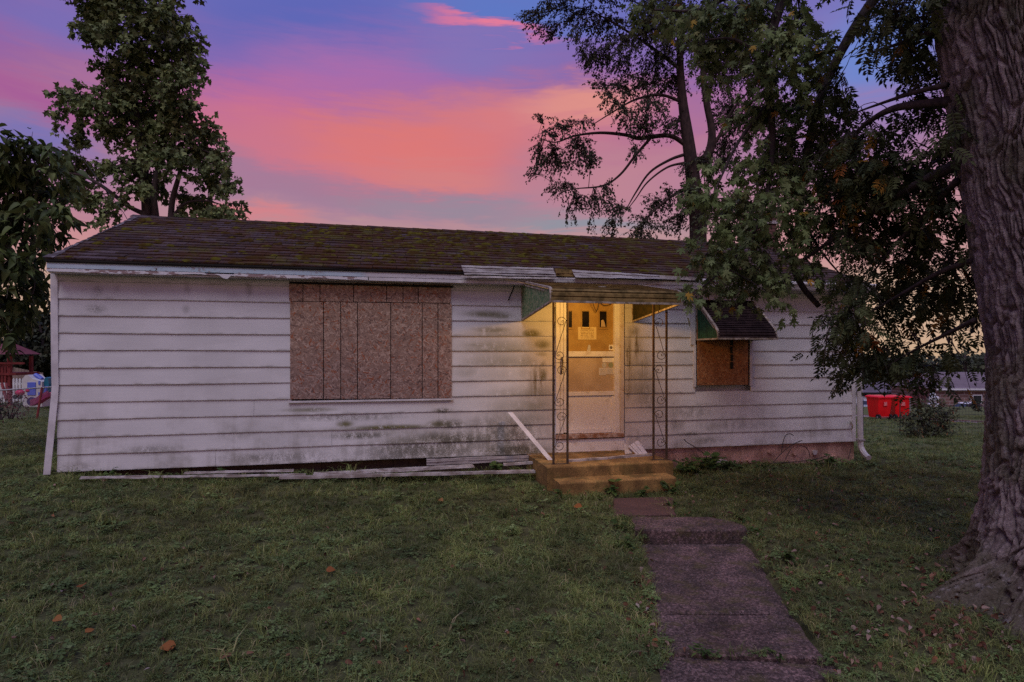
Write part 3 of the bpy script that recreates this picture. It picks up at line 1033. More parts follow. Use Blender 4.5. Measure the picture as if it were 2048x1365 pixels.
rr_ = random.Random(3)
tabs = []
for k in range(6):
    v, f = tab_geo(TW, rr_)
    me = bpy.data.meshes.new('shingle')
    me.from_pydata(v, [], f)
    me.materials.append(M['shingle'])
    tabs.append(me)
stuff_v, stuff_f, stuff_r = [], [], []
count = 0
for r_ in range(NROW):
    off = (r_ % 2) * .5
    for j in range(38 if off else 37):
        xc = XA + TW * (j + .5 - off)
        sx = 1.0
        if off and j == 0: xc, sx = XA + TW * .25, .5
        if off and j == 37: xc, sx = XB - TW * .25, .5
        d = r_ * EXPO + rr_.uniform(-.004, .004)
        rot = rr_.uniform(-.008, .008)
        if count < 300 and r_ < 8:
            o = bpy.data.objects.new('shingle', tabs[rr_.randrange(6)])
            COL.objects.link(o)
            o.parent = roof
            o.location = slope(d, xc, -.012)
            o.rotation_euler = (SLA, 0, rot)
            o.scale = (sx, 1, 1)
            count += 1
        else:
            v, f = tab_geo(TW * sx, rr_)
            b = len(stuff_v)
            for (x, y, z) in v:
                stuff_v.append(slope(d + y, xc + x - rot * y, z - .012))
            stuff_f += [tuple(b + q for q in g) for g in f]
            stuff_r += [rr_.random()] * len(v)
# rear slope
for r_ in range(NROW):
    for j in range(37):
        v, f = tab_geo(TW, rr_)
        b = len(stuff_v)
        for (x, y, z) in v:
            p = slope(r_ * EXPO + y, XA + TW * (j + .5) + x, z - .012)
            stuff_v.append(Vector((p.x, 2 * RY - p.y, p.z)))
        stuff_f += [tuple(b + q for q in reversed(g)) for g in f]
        stuff_r += [rr_.random()] * len(v)
me = bpy.data.meshes.new('shingles_above')
me.from_pydata(stuff_v, [], stuff_f)
at_ = me.attributes.new('rnd', 'FLOAT', 'POINT')
at_.data.foreach_set('value', stuff_r)
tag(link('upper_shingles', me, roof, M['shingle']), kind='stuff')

# ridge caps
rc = bpy.data.meshes.new('ridge_cap')
ca, sa = math.cos(SLA), math.sin(SLA)
q = .13
vv = []
for x, zt in ((-.16, .012), (.16, .002)):
    vv += [(x, -q * ca, -q * sa + zt), (x, 0, zt + .004), (x, q * ca, -q * sa + zt), (x, q * ca, -q * sa + zt - .01), (x, 0, zt - .008), (x, -q * ca, -q * sa + zt - .01)]
rc.from_pydata(vv, [], [(0, 1, 7, 6), (1, 2, 8, 7), (2, 3, 9, 8), (5, 0, 6, 11), (0, 5, 4, 1), (1, 4, 3, 2), (6, 7, 10, 11), (7, 8, 9, 10)])
rc.materials.append(M['shingle'])
for j in range(44):
    o = link('ridge_cap', rc, roof)
    o.location = (XA + .12 + j * (XB - XA - .2) / 43, RY, RZ + .003 + rr_.uniform(-.002, .003))
    o.rotation_euler = (0, 0, rr_.uniform(-.02, .02))
# pale plates up the left rake, edge light put into their colour
rk = MB(); rk.box(-.055, .055, 0, EXPO + .01, .0, .006)
rkm = rk.mesh('rake_shingle', M['rake'])
for r_ in range(NROW):
    o = link('rake_shingle', rkm, roof)
    o.location = slope(r_ * EXPO - .004, XA + .045 + rr_.uniform(-.012, .012), .003)
    o.rotation_euler = (SLA + .03, 0, rr_.uniform(-.05, .05))
    o.scale = (rr_.uniform(.5, 1.0) if r_ in (0, 1, 15, 16, 17) else rr_.uniform(.15, .4), rr_.uniform(.6, .95), 1)
# drip edge, and rake boards on both gable ends
dr = MB(); dr.box(XA, XB, E0 + .006, E0 + .014, EZ - .034, EZ - .014); dr.build('drip_edge', M['dark'], house)
for x0, x1 in ((-.024, -.006), (11.065, 11.085)):
    rb = MB()
    for sg in (1, -1):
        a0, a1 = (E0 + .04, RY)
        pts = [(a0, EZ - .10), (a1, RZ - .16), (a1, RZ - .06), (a0, EZ - .05)]
        if sg < 0: pts = [(2 * RY - y, z) for y, z in pts]
        rb.prism_x(pts, x0, x1)
    rb.build('rake_board', M['trim'], house)
# moss cushions sitting on the tabs
mv, mf = [], []
for _ in range(900):
    x = float(np.clip(rr_.gauss(4.8, 2.5), .2, 10.6))
    d = SLL * (1 - abs(rr_.gauss(0, .42))) if rr_.random() < .3 else SLL * rr_.random() ** 1.3
    d = max(.03, min(SLL - .05, round(d / EXPO) * EXPO + rr_.uniform(-.03, .05)))
    w = rr_.choice((.02, .025, .03, .04, .05, .065)) * rr_.uniform(.7, 1.3)
    b = len(mv)
    n = 7
    for lev, (k, hz) in enumerate(((1, 0), (.75, .5), (.3, .75))):
        for a in range(n):
            an = 2 * math.pi * a / n + lev
            rr2 = w * k * rr_.uniform(.75, 1.2)
            mv.append(slope(d + rr2 * .6 * math.sin(an), x + rr2 * 1.3 * math.cos(an), hz * w * .6))
    for lev in range(2):
        for a in range(n):
            c_ = (a + 1) % n
            mf.append((b + lev * n + a, b + lev * n + c_, b + (lev + 1) * n + c_, b + (lev + 1) * n + a))
    mf.append(tuple(b + 2 * n + a for a in range(n)))
me = bpy.data.meshes.new('moss')
me.from_pydata(mv, [], mf)
me.polygons.foreach_set('use_smooth', [True] * len(me.polygons))
tag(link('moss', me, roof, M['moss']), kind='stuff')

# chimney of bricks
cs, _, ch = F(1518, 470, -2.7)
chim = empty('chimney', (cs, 2.72, 0), 0, house)
cb = MB(); cb.box(-.235, .235, -.235, .235, 3.2, 4.12); cb.build('mortar_core', M['dark'], chim)
bk = MB(); bk.box(-.105, .105, -.05, .05, -.030, .030)
bkm = bk.mesh('brick', M['brickplain'])
for r_ in range(13):
    z = 3.44 + r_ * .071
    for side in range(4):
        for j in range(2):
            u_ = -.125 + j * .23 + (.055 if r_ % 2 else -.0)
            u_ = max(-.135, min(.135, u_ + (-.03 if r_ % 2 else .0)))
            o = link('brick', bkm, chim)
            o.location = {0: (u_, -.20, z), 1: (.20, u_, z), 2: (-u_, .20, z), 3: (-.20, -u_, z)}[side]
            o.rotation_euler = (0, 0, side * math.pi / 2 + rr_.uniform(-.01, .01))
cc = MB(); cc.box(-.28, .28, -.28, .28, 4.13, 4.19); cc.build('chimney_cap', M['walkpale'], chim)

# loose aluminium covers hanging over the eave
def px_strip(pts, off, thick, name, m, parent, ribs=3, lab=None):
    """ribbed sheet between four photographed corners TL TR BR BL"""
    tl, tr, br, bl = [Vector(F(px, py, o)) for (px, py), o in zip(pts, off)]
    b = MB()
    for i in range(ribs):
        a0, a1 = i / ribs, (i + 1) / ribs - .04
        dep = Vector((0, -thick * (.4 if i % 2 else 1.4), 0))
        p = [tl.lerp(bl, a1), tr.lerp(br, a1), tr.lerp(br, a0), tl.lerp(bl, a0)]
        n_ = 10
        rings = []
        for q in range(n_ + 1):
            f_ = q / n_
            jj = Vector((0, random.uniform(-.004, .004), random.uniform(-.003, .003)))
            lo, hi = p[0].lerp(p[1], f_) + jj, p[3].lerp(p[2], f_) + jj
            rings.append([lo, hi, hi + dep, lo + dep])
        b.loft(rings)
    o = b.build(name, m, parent)
    if lab: tag(o, lab)
    return o


px_strip([(922, 531), (1105, 537), (1113, 554), (929, 550)], (.23, .23, .27, .27), .010, 'fascia_cover', M['alu'], house, 4, 'slipped ribbed cover left of the gap')
px_strip([(1143, 540), (1322, 551), (1322, 559), (1151, 556)], (.23, .23, .27, .27), .010, 'fascia_cover', M['alu'], house, 3, 'slipped tapering ribbed cover')
px_strip([(922, 552), (1150, 556), (1150, 559), (922, 556)], (.25, .25, .26, .26), .008, 'drip_strip', M['alu_white'], house, 1)
px_strip([(1110, 537), (1146, 541), (1150, 555), (1112, 553)], (.20, .20, .21, .21), .004, 'exposed_fascia', M['awn'], house, 1)
px_strip([(1318, 551), (1402, 556), (1402, 562), (1320, 559)], (.25, .25, .26, .26), .008, 'drip_strip', M['alu_white'], house, 1)
c_ = MB(); c_.tube([F(1034, 561, .06), F(1028, 574, .09), F(1024, 585, .08), F(1017, 601, .05)], .009, 5)
c_.build('dangling_cable', M['rubber'], house)

# gutter on the right half, with downspout
g0 = F(1398, 560, .2)[0]
gu = MB()
gp = [(-.185, 2.60), (-.30, 2.612), (-.312, 2.60), (-.312, 2.575), (-.292, 2.555), (-.275, 2.505), (-.262, 2.487), (-.185, 2.487)]
gu.prism_x(gp, g0, 11.12)
gu.build('gutter', M['trim'], house)
ds = MB()
P_ = [F(1731, 577, .27), F(1733, 589, .22), F(1727, 600, .14), F(1717, 611, .06), F(1716.5, 640, .06), F(1719, 760, .06), F(1721, 880, .06), F(1723, 897, .07), F(1730, 909, .14), F(1738, 916, .24)]
ds.tube(catmull(P_, 4), .042, 8)
ds.build('downspout', M['trim'], house)
for py in (660, 880):
    st = MB()
    s_, _, h = F(1718 if py < 700 else 1721, py, .06)
    st.box(s_ - .05, s_ + .05, -.108, .0, h - .012, h + .012)
    st.build('downspout_strap', M['alu'], house)
fb = MB()
fb.tube(catmull([F(1702, 846, .02), F(1702, 846, .08), F(1705, 850, .11), F(1704, 858, .11)], 3), .012, 6)
s_, _, h = F(1702, 846, .09)
fb.box(s_ - .03, s_ + .03, -.10, -.085, h + .022, h + .030)
fb.build('faucet', M['brass'], house)

# ------------------------------------------------------------------ large boarded window
win = empty('boarded_window', (0, 0, 0), 0, house)


def panel(px0, px1, py0, py1, name, m, parent, proud=.030, th=.012):
    a = F((px0 + .8), (py0 + py1) / 2, proud); b = F((px1 - .8), (py0 + py1) / 2, proud)
    z1_, z0_ = F((px0 + px1) / 2, py0 + .6, proud)[2], F((px0 + px1) / 2, py1 - .6, proud)[2]
    o = MB()
    pr = proud + random.uniform(-.003, .003)
    o.box(a[0], b[0], -pr, -pr + th, z0_, z1_)
    return o.build(name, m, parent)


back = MB(); back.box(w1a + .04, w1b - .04, -.016, .0, w1z - .0, 2.47); back.build('window_backing', M['dark'], win)
ut = [577.5, 606, 640, 707, 773.5, 806, 836.5, 902.5]
for i in range(7):
    panel(ut[i], ut[i + 1], 563 + i * .9, 603 + i * .6, 'board_panel', M['osb'], win)
lt = [579.5, 647, 681.5, 715, 781.5, 844.5, 876, 904]
for i in range(7):
    panel(lt[i], lt[i + 1], 603.5 + i * .6, 799 - i * .3, 'board_panel', M['osb'], win)
sw = MB()
for row in (608, 640, 700, 760, 792):
    for px in (584, 643, 652, 677, 686, 711, 719, 777, 786, 840, 849, 872, 880, 899):
        q = F(px + random.uniform(-1, 1), row + random.uniform(-2, 2), .034)
        sw.cyl((q[0], -.037, q[2]), (q[0], -.030, q[2]), .0055, 6)
tag(sw.build('screw_heads', M['iron'], win), kind='stuff')
hd = MB(); hd.box(w1a + .015, w1b + .01, -.052, -.017, 2.425, 2.450); hd.build('window_head', M['dark'], win)
hd = MB(); hd.box(w1a + .01, w1b + .01, -.026, -.017, 2.451, 2.469); hd.build('window_head', M['trim'], win)
sl = MB(); sl.box(w1a + .0, w1b + .01, -.040, -.020, w1z - .026, w1z - .004); sl.build('window_sill', M['trim'], win)

# ------------------------------------------------------------------ small boarded window
win2 = empty('boarded_window', (0, 0, 0), 0, house)
panel(1394, 1497, 640, 771, 'board_panel', M['osb_shaded'], win2, .036)
bl = MB()
a = F(1463, 700, .04); z_ = F(1463, 742, .04)[2]
for q in range(4):
    bl.box(a[0] - .022 + .006 * (q % 2), a[0] + .022 - .004 * (q % 3), -.050, -.037, z_ + .03 + q * .115, z_ + .13 + q * .115)
tag(bl.build('batten', M['dark'], win2), 'burnt dark upright strip')
for (a, b, z0_, z1_) in ((w2a - .075, w2a - .002, F(1385, 690)[2], 2.47), (w2a - .03, w2a + .008, w2z, F(1385, 690)[2]), (w2b - .028, w2b + .01, w2z, 2.2)):
    tr_ = MB(); tr_.box(a, b, -.032, -.001, z0_, z1_); tr_.build('window_trim', M['trim'], win2)


# ------------------------------------------------------------------ awnings
def awning(parent, s0, s1, prof, nsl, m_slat, m_side_l, m_side_r, z_low, name_lab):
    aw = empty('awning', (0, 0, 0), 0, parent)
    tag(aw, name_lab)
    P_ = [np.array(p) for p in catmull(prof, 10)]
    L_ = np.concatenate([[0], np.cumsum([np.linalg.norm(P_[i + 1] - P_[i]) for i in range(len(P_) - 1)])])

    def pt(f):
        d = f * L_[-1]
        i = min(int(np.searchsorted(L_, d, 'right')) - 1, len(P_) - 2)
        k = (d - L_[i]) / max(L_[i + 1] - L_[i], 1e-9)
        p = P_[i] * (1 - k) + P_[i + 1] * k
        tdir = P_[i + 1] - P_[i]
        tdir = tdir / np.linalg.norm(tdir)
        return p, np.array((tdir[1], -tdir[0]))     # outward-up normal
    for i in range(nsl):
        f0, f1 = i / nsl, min(1.0, (i + 1.06) / nsl)
        (p0, n0), (p1, n1) = pt(f0), pt(f1)
        up = -n0 if n0[1] < 0 and n0[0] > 0 else n0
        pm, nm = pt((f0 + f1) / 2)
        sgn = 1 if (nm[1] > 0 or nm[0] < 0) else -1
        h_ = .010
        sl_ = MB()
        prof_ = [p0 - sgn * n0 * .001, pm + sgn * nm * h_, p1 + sgn * n1 * .013, p1 + sgn * n1 * .006, pm + sgn * nm * (h_ - .006), p0 - sgn * n0 * .005]
        rings = []
        for q in range(5):
            x = s0 + (s1 - s0) * q / 4
            sag = random.uniform(-.002, .002)
            rings.append([(x, p[0], p[1] + sag) for p in prof_])
        sl_.loft(rings)
        sl_.build('slat', m_slat, aw)
    outl = [pt(q / 24)[0] for q in range(25)]
    ln_ = MB()
    rings = []
    for q in range(25):
        p, n = pt(q / 24)
        sg_ = 1 if (n[1] > 0 or n[0] < 0) else -1
        a_, b_ = p - sg_ * n * .009, p - sg_ * n * .007
        rings.append([(s0 + .012, a_[0], a_[1]), (s1 - .012, a_[0], a_[1]), (s1 - .012, b_[0], b_[1]), (s0 + .012, b_[0], b_[1])])
    ln_.loft(rings)
    ln_.build('lining', m_slat, aw)
    for x, m_, nm in ((s0, m_side_l, 'left'), (s1, m_side_r, 'right')):
        sd = MB()
        ymin = min(p[0] for p in outl)
        yy = sorted(set([round(ymin * q / 22, 4) for q in range(23)]))
        yy.sort(reverse=True)

        def ztop(y):
            c = [p for p in outl]
            for i in range(len(c) - 1):
                if c[i][0] >= y >= c[i + 1][0]:
                    k = (c[i][0] - y) / max(c[i][0] - c[i + 1][0], 1e-6)
                    return c[i][1] * (1 - k) + c[i + 1][1] * k
            return c[-1][1]

        def zbot(y):
            return z_low[0] + (z_low[1] - z_low[0]) * (y / ymin)
        rings = []
        for i in range(len(yy)):
            yv = yy[i]
            c = .004 if i % 2 else -.004
            zt, zb = ztop(yv) - .012, zbot(yv)
            if zt < zb + .01: zt = zb + .01
            rings.append([(x + c - .0015, yv, zb), (x + c - .0015, yv, zt), (x + c + .0015, yv, zt), (x + c + .0015, yv, zb)])
        sd.loft(rings)
        sd.build('side_panel', m_, aw)
        # rails round the edge of the side
        er = MB()
        w_ = .017
        top = [(x, p[0], p[1] + .012) for p in outl]
        er.loft([[(x - w_, p[0], p[1] - .006), (x + w_, p[0], p[1] - .006), (x + w_, p[0] - .004, p[1] + .018), (x - w_, p[0] - .004, p[1] + .018)] for p in outl])
        er.build('edge_rail', M['awnedge'], aw)
        er = MB()
        er.loft([[(x - .012, p[0], p[1] - .045), (x + .012, p[0], p[1] - .045), (x + .012, p[0], p[1] - .028), (x - .012, p[0], p[1] - .028)] for p in outl[1:19]])
        er.build('edge_rail', M['awnedge'], aw)
        er = MB()
        er.loft([[(x - w_, y_, zbot(y_) - .012), (x + w_, y_, zbot(y_) - .012), (x + w_, y_, zbot(y_) + .010), (x - w_, y_, zbot(y_) + .010)] for y_ in (0.0, ymin * .5, ymin)])
        er.build('edge_rail', M['awnedge'], aw)
        er = MB(); er.box(x - .016, x + .016, -.022, -.001, z_low[0], prof[0][1] - .01); er.build('wall_bracket', M['awnedge'], aw)
    p, n = pt(1.0)
    lp = MB(); lp.box(s0 - .02, s1 + .02, p[0] - .012, p[0] + .014, p[1] - .024, p[1] + .004); lp.build('front_lip', M['awnedge'], aw)
    return aw


da = F(1044, 600)[0]; db = F(1265, 600)[0]
awning(house, da, db, [(-.0, 2.535), (-.6, 2.43), (-1.22, 2.325), (-1.345, 2.298), (-1.382, 2.262), (-1.388, 2.16)], 27, M['awn'], M['greenmould'], M['olive'], (2.005, 2.15), 'broad mouldy awning over the front door')
wa = F(1393, 640)[0]; wb = F(1503, 640)[0]
awning(house, wa, wb, [(-.0, 2.335), (-.24, 2.14), (-.46, 1.955), (-.555, 1.855), (-.575, 1.765)], 20, M['awn2'], M['green'], M['green'], (1.752, 1.752), 'steep dark awning with green sides over the small window')
hb = MB(); hb.box(wa - .01, wb + .02, -.085, -.020, 2.335, 2.40); hb.build('awning_head', M['trim'], house)

# ------------------------------------------------------------------ front door
door = empty('front_door', (0, 0, 0), 0, house)


def dbox(px0, px1, py0, py1, y0, y1, name, m, parent=None):
    ym = (px0 + px1) / 2
    a = F(px0, 740, -y0)[0]; b = F(px1, 740, -y0)[0]
    z1_, z0_ = F(ym, py0, -y0)[2], F(ym, py1, -y0)[2]
    o = MB(); o.box(a, b, y0, y1, z0_, z1_)
    ob = o.build(name, m, parent or door)
    return bevel(ob, .004, 1)


dbox(1112, 1120, 585, 868, -.040, .095, 'door_casing', M['doorwhite'])
dbox(1120.5, 1127, 588, 868, -.022, .095, 'door_casing', M['doorwhite'])
dbox(1241, 1248.5, 585, 872, -.040, .095, 'door_casing', M['stained'])
dbox(1229.5, 1240, 588, 868, -.026, .095, 'door_casing', M['doorwhite'])
dbox(1112, 1248, 573, 584, -.030, .095, 'door_casing', M['doorwhite'])
dbox(1127.5, 1229, 588, 703, .035, .075, 'upper_panel', M['doortan'])
dbox(1127.5, 1136, 588, 866, -.016, .034, 'storm_stile', M['doorwhite'])
dbox(1127.5, 1229, 703, 714, -.018, .034, 'storm_rail', M['doorwhite'])
dbox(1136.5, 1228, 714.5, 783, .012, .034, 'middle_panel', M['doorpanel'])
dbox(1127.5, 1229, 783.5, 792, -.014, .034, 'storm_rail', M['doorwhite'])
dbox(1136.5, 1223, 792.5, 857, .006, .034, 'lower_panel', M['doorwhite'])
dbox(1223.5, 1229, 792.5, 866, -.010, .034, 'storm_stile', M['doorwhite'])
dbox(1136.5, 1223, 857.5, 867, -.012, .034, 'storm_rail', M['doorwhite'])
dbox(1112, 1249, 868.5, 877, -.055, .05, 'door_sill', M['rusttrim'])
# ragged kick board below the sill
kb = MB()
rings = []
ka, kb_ = F(1112, 740)[0], F(1248, 740)[0]
ztop_ = F(1180, 878)[2]
for q in range(25):
    x = ka + (kb_ - ka) * q / 24
    zb = F(1112 + 136 * q / 24, 905, 0)[2] + random.uniform(-.004, .010) + (.02 * random.random() if q > 12 else 0)
    rings.append([(x, -.024, zb), (x, -.024, ztop_), (x, -.006, ztop_), (x, -.006, zb)])
kb.loft(rings)
kb.build('kick_board', M['doorwhite'], door)
dbox(1112, 1248, 905, 918, .02, .06, 'threshold_beam', M['tanwood'])
for px in (1136.5, 1171, 1206):
    fr_ = MB()
    a, _, zt = F(px - 9, 619, -.03); b, _, zb = F(px + 9, 659, -.03)
    for (x0, x1, z0_, z1_) in ((a, a + .014, zb, zt), (b - .014, b, zb, zt), (a + .014, b - .014, zt - .014, zt), (a + .014, b - .014, zb, zb + .014)):
        fr_.box(x0, x1, .022, .036, z0_, z1_)
    fr_.build('light_frame', M['doortan'], door)
    dbox(px - 7, px + 7, 623, 655, .031, .0345, 'door_light', M['glassdark'])
cl_ = MB()
p_ = [F(1202, 654, -.03), F(1211, 654, -.03), F(1209, 645, -.03), F(1206.5, 640, -.03), F(1202.5, 641, -.03)]
cl_.loft([[(x, .0305, z) for x, _, z in p_], [(x, .0295, z) for x, _, z in p_]])
cl_.build('curtain_scrap', M['doorpanel'], door)
nt = dbox(1156, 1193, 654.5, 680, .028, .0335, 'paper_notice', M['notice'])
dbox(1218, 1227, 690, 701, .026, .034, 'lock_plate', M['doorwhite'])
ks = MB(); a = F(1222.5, 695.5, -.02); ks.cyl((a[0], .022, a[2]), (a[0], .034, a[2]), .022, 12); ks.build('lock', M['brass'], door)
kn = MB()
a = F(1177, 697, -.02)
kn.loft([[(a[0] + x, y, a[2] + z) for x, z in ((-.022, -.045), (.02, -.05), (.032, -.02), (.026, .045), (.0, .05), (-.01, .01))] for y in (.034, .018)])
kn.build('door_knocker', M['seal'], door)
dbox(1205, 1228, 716, 725, .008, .0115, 'sticker', M['doorwhite'])
for px, m_ in ((1208.5, 'seal'), (1221.5, 'sealgreen')):
    a = F(px, 730.5, -.01); r_ = .037
    o = MB(); o.cyl((a[0], .0085, a[2]), (a[0], .0115, a[2]), r_, 20); o.build('round_sticker', M[m_], door)
dbox(1198, 1212, 736, 751, .007, .0115, 'sticker', M['sticker'])
dbox(1212.5, 1228, 736, 749, .0075, .0115, 'sticker', M['sticker'])
hd_ = MB()
hd_.tube(catmull([F(1124, 715, .03), F(1125, 722, .07), F(1124, 735, .07), F(1123, 748, .03)], 4), .010, 6)
hd_.build('door_handle', M['iron'], door)
wr = MB()
wr.tube(catmull([F(1184, 603, .2), F(1190, 618, .15), F(1193, 622, .12), F(1197, 614, .1), F(1199, 606, .1), F(1208, 611, .08), F(1220, 609, .06), F(1228, 602, .04)], 5), .005, 5)
wr.build('hanging_wire', M['copper'], door)

# added warm lamp, out of view under the awning, for the glow at the door
lampx = (da + db) / 2 - .04
lamp = empty('added_glow_lamp', tuple(hw(lampx, -1.0, 2.345)), HROT)
tag(lamp, 'small added lamp hidden under the door awning for its warm glow', 'lamp')
lb = MB(); lb.cyl((0, 0, -.02), (0, 0, .035), .05, 14); lb.build('lamp_base', M['bulbhousing'], lamp)
gm_, GT, gp_, go_ = newmat('warm lamp glass')
gm_.cycles.emission_sampling = 'NONE'
em = GT.node('ShaderNodeEmission', {'Color': (1, .55, .12, 1), 'Strength': 6.0})
GT.l.new(em.outputs[0], go_.inputs[0])
lg = MB(); lg.sphere((0, 0, -.05), .03, .03, .035, 12, 8); lg.build('bulb', gm_, lamp, True)
pl_d = bpy.data.lights.new('lamp_glow', 'POINT')
pl_d.energy = 40.0
pl_d.color = (1.0, .52, .12)
pl_d.shadow_soft_size = .06
pl = bpy.data.objects.new('lamp_glow', pl_d)
COL.objects.link(pl)
pl.parent = lamp
pl.location = (0, 0, -.135)

# ------------------------------------------------------------------ porch steps
stp = empty('porch_steps', tuple(hw(6.4, -.6, -.2)), HROT)
tag(stp, 'two mossy concrete steps below the front door', 'steps')


def rough_block(s0, s1, y0, y1, z0, z1, name, m, parent, base, amp=.006, n=18):
    """cast block with worn, slightly wavering edges (house-local coordinates)"""
    b = MB()
    rings = []
    for q in range(n + 1):
        x = s0 + (s1 - s0) * q / n
        e = [random.uniform(-amp, amp) for _ in range(5)]
        r_ = .02
        if q in (0, n): e = [v - .01 for v in e]
        rings.append([(x, y0 + e[0] * .5, z0), (x, y0 + e[1], z1 - r_), (x, y0 + r_ * .35 + e[1], z1 - r_ * .35 + e[2] * .4), (x, y0 + r_, z1 + e[2] * .5), (x, (y0 + y1) / 2, z1 + e[3] * .3), (x, y1, z1 + e[3] * .3), (x, y1, z0)])
    b.loft(rings)
    o = b.build(name, m, parent)
    o.location = -Vector(base)
    return o


base_l = (6.4, -.6, -.2)
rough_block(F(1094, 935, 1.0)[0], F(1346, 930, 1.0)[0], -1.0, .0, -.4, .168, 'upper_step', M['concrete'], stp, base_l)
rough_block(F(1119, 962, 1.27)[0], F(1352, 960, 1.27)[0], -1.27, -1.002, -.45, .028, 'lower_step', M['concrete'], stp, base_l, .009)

# ------------------------------------------------------------------ scrolled iron awning posts
def iron_post(pxl, pxr, pyb, mirror, lab):
    offp = .86
    sl_, _, zb = F(pxl, pyb, offp)
    sr_, _, _ = F(pxr, pyb, offp)
    w = sr_ - sl_
    zb = .166
    ht = 2.165
    o = empty('awning_post', tuple(hw(sl_, -offp, zb)), HROT)
    tag(o, lab, 'porch post', 'scrolled iron posts of the porch')
    for x in (0, w):
        b = MB(); b.box(x - .0125, x + .0125, -.0125, .0125, 0, ht); bevel(b.build('upright', M['iron'], o), .003, 1)
    b = MB(); b.box(-.03, w + .03, -.03, .03, -.002, .006); b.build('foot_plate', M['iron'], o)
    zs = [(.16, .66), (.71, 1.24), (1.29, 1.85)]
    for i, (z0, z1) in enumerate(zs):
        rad = w / 2 - .014
        pts = []
        cx = w / 2

        def sp(cz, top):
            out = []
            for q in range(26):
                f_ = q / 25
                a = f_ * 2 * math.pi * 1.55
                r_ = .011 * (rad / .011) ** (f_ ** .9)
                if top: an = math.pi * .10 + 2 * math.pi * 1.55 - a
                else: an = math.pi * 1.10 + 2 * math.pi * 1.55 - a
                # centre slides so that the outer turn stays between the uprights
                ox = (1 - f_) * rad * .45
                out.append((cx + (ox if top else -ox) + r_ * math.cos(an), cz + r_ * math.sin(an)))
            return out
        tp = sp(z1 - rad, True)
        bt = sp(z0 + rad, False)
        pts = tp + bt[::-1]
        if mirror: pts = [(w - x, z) for x, z in pts]
        b = MB()
        b.tube([(x, 0, z) for x, z in pts], .0042, 5)
        b.build('scroll', M['iron'], o)
        if i < 2:
            b = MB(); b.box(.0125, w - .0125, -.004, .004, z1 + .022, z1 + .028); b.build('cross_bar', M['iron'], o)
    return o


iron_post(1107, 1135, 928, False, 'rusty scrolled iron post left of the front door')
iron_post(1307, 1333, 922, True, 'rusty scrolled iron post right of the front door')
# ------------------------------------------------------------------ front walk
walk = empty('front_path', (1.6, 4.5, -.3))
tag(walk, 'uneven concrete front walk of several slabs', kind='structure')


def slab(poly, z, th, name, m, lab=None, amp=.008):
    """cast slab from a world outline (counter-clockwise), edges worn"""
    pts = []
    n = len(poly)
    for i in range(n):
        a, b = np.array(poly[i]), np.array(poly[(i + 1) % n])
        k = max(2, int(np.linalg.norm(b - a) / .09))
        for q in range(k):
            pts.append(a + (b - a) * q / k + np.array((random.uniform(-amp, amp), random.uniform(-amp, amp))))
    P = np.array(pts)
    c = P.mean(0)
    inn = P + (c - P) / np.linalg.norm(c - P, axis=1)[:, None] * .016
    b = MB()
    b.loft([[(x, y, z - th) for x, y in P], [(x, y, z - .012 + random.uniform(-.004, .002)) for x, y in P], [(x, y, z + random.uniform(-.003, .001)) for x, y in inn]])
    o = b.build(name, m, walk)
    o.location = -walk.location
    if lab: tag(o, lab)
    return o


def gpt(px, py, z):
    Y = (EYE - z) * FPX / (py - 707)
    return ((px - 1024) / FPX * Y, Y)


slab([gpt(1228, 1030, -.135), gpt(1352, 1028, -.135), gpt(1345, 994, -.135), gpt(1226, 996, -.135)], -.135, .12, 'concrete_slab', M['walkred'], 'reddish slab at the foot of the steps')
slab([gpt(1270, 1060, -.135), gpt(1380, 1061, -.135), gpt(1497, 1060, -.135), gpt(1493, 1052, -.135), gpt(1465, 1042, -.135), gpt(1420, 1034, -.135), gpt(1265, 1033, -.135)], -.135, .2, 'concrete_slab', M['walk'], 'raised slab with rounded corner', .012)
slab([gpt(1300, 1225, -.252), gpt(1580, 1225, -.252), gpt(1497, 1087, -.252), gpt(1274, 1089, -.252)], -.252, .12, 'concrete_slab', M['walk'])
slab([gpt(1318, 1303, -.254), gpt(1440, 1308, -.254), gpt(1652, 1316, -.254), gpt(1583, 1228.5, -.254), gpt(1301, 1228.5, -.254)], -.254, .12, 'concrete_slab', M['walk'])
slab([(-.15 + .75, 1.6), (-.15 + 1.75, 1.5), gpt(1670, 1330, -.28), gpt(1440, 1318, -.28), gpt(1308, 1310, -.28)], -.28, .12, 'concrete_slab', M['walk'])

# ------------------------------------------------------------------ loose trim along the foot of the wall
def strip_thing(pa, pb, offa, offb, w, name, m, lab, cat, grp=None, h=.02, ribs=2, lift=.0, flat=True):
    a = hw(*F(pa[0], pa[1], offa)); b = hw(*F(pb[0], pb[1], offb))
    if lift is not None and flat:
        pass
    o = empty(name, tuple(a))
    d = b - a
    side = Vector((-UY * -1, -UX, 0)) if flat else Vector((0, 0, 1))
    side = Vector((UY, -UX, 0)) if flat else Vector((0, 0, 1))
    n_ = max(4, int(d.length / .15))
    me = MB()
    upv = Vector((0, 0, 1)) if flat else Vector((UY, -UX, 0))
    for r_ in range(ribs):
        s0, s1 = w * r_ / ribs, w * (r_ + .9) / ribs
        rings = []
        for q in range(n_ + 1):
            c = d * (q / n_)
            j = upv * random.uniform(-.004, .004) + side * random.uniform(-.003, .003)
            e = upv * (h * (1 if r_ % 2 == 0 else .45))
            rings.append([c + side * s0 + j, c + side * s1 + j, c + side * s1 + e + j, c + side * s0 + e + j])
        me.loft(rings)
    link(name, me.mesh(name, m), None).parent = o
    tag(o, lab, cat, grp)
    o.children[0].name = 'strip'
    return o


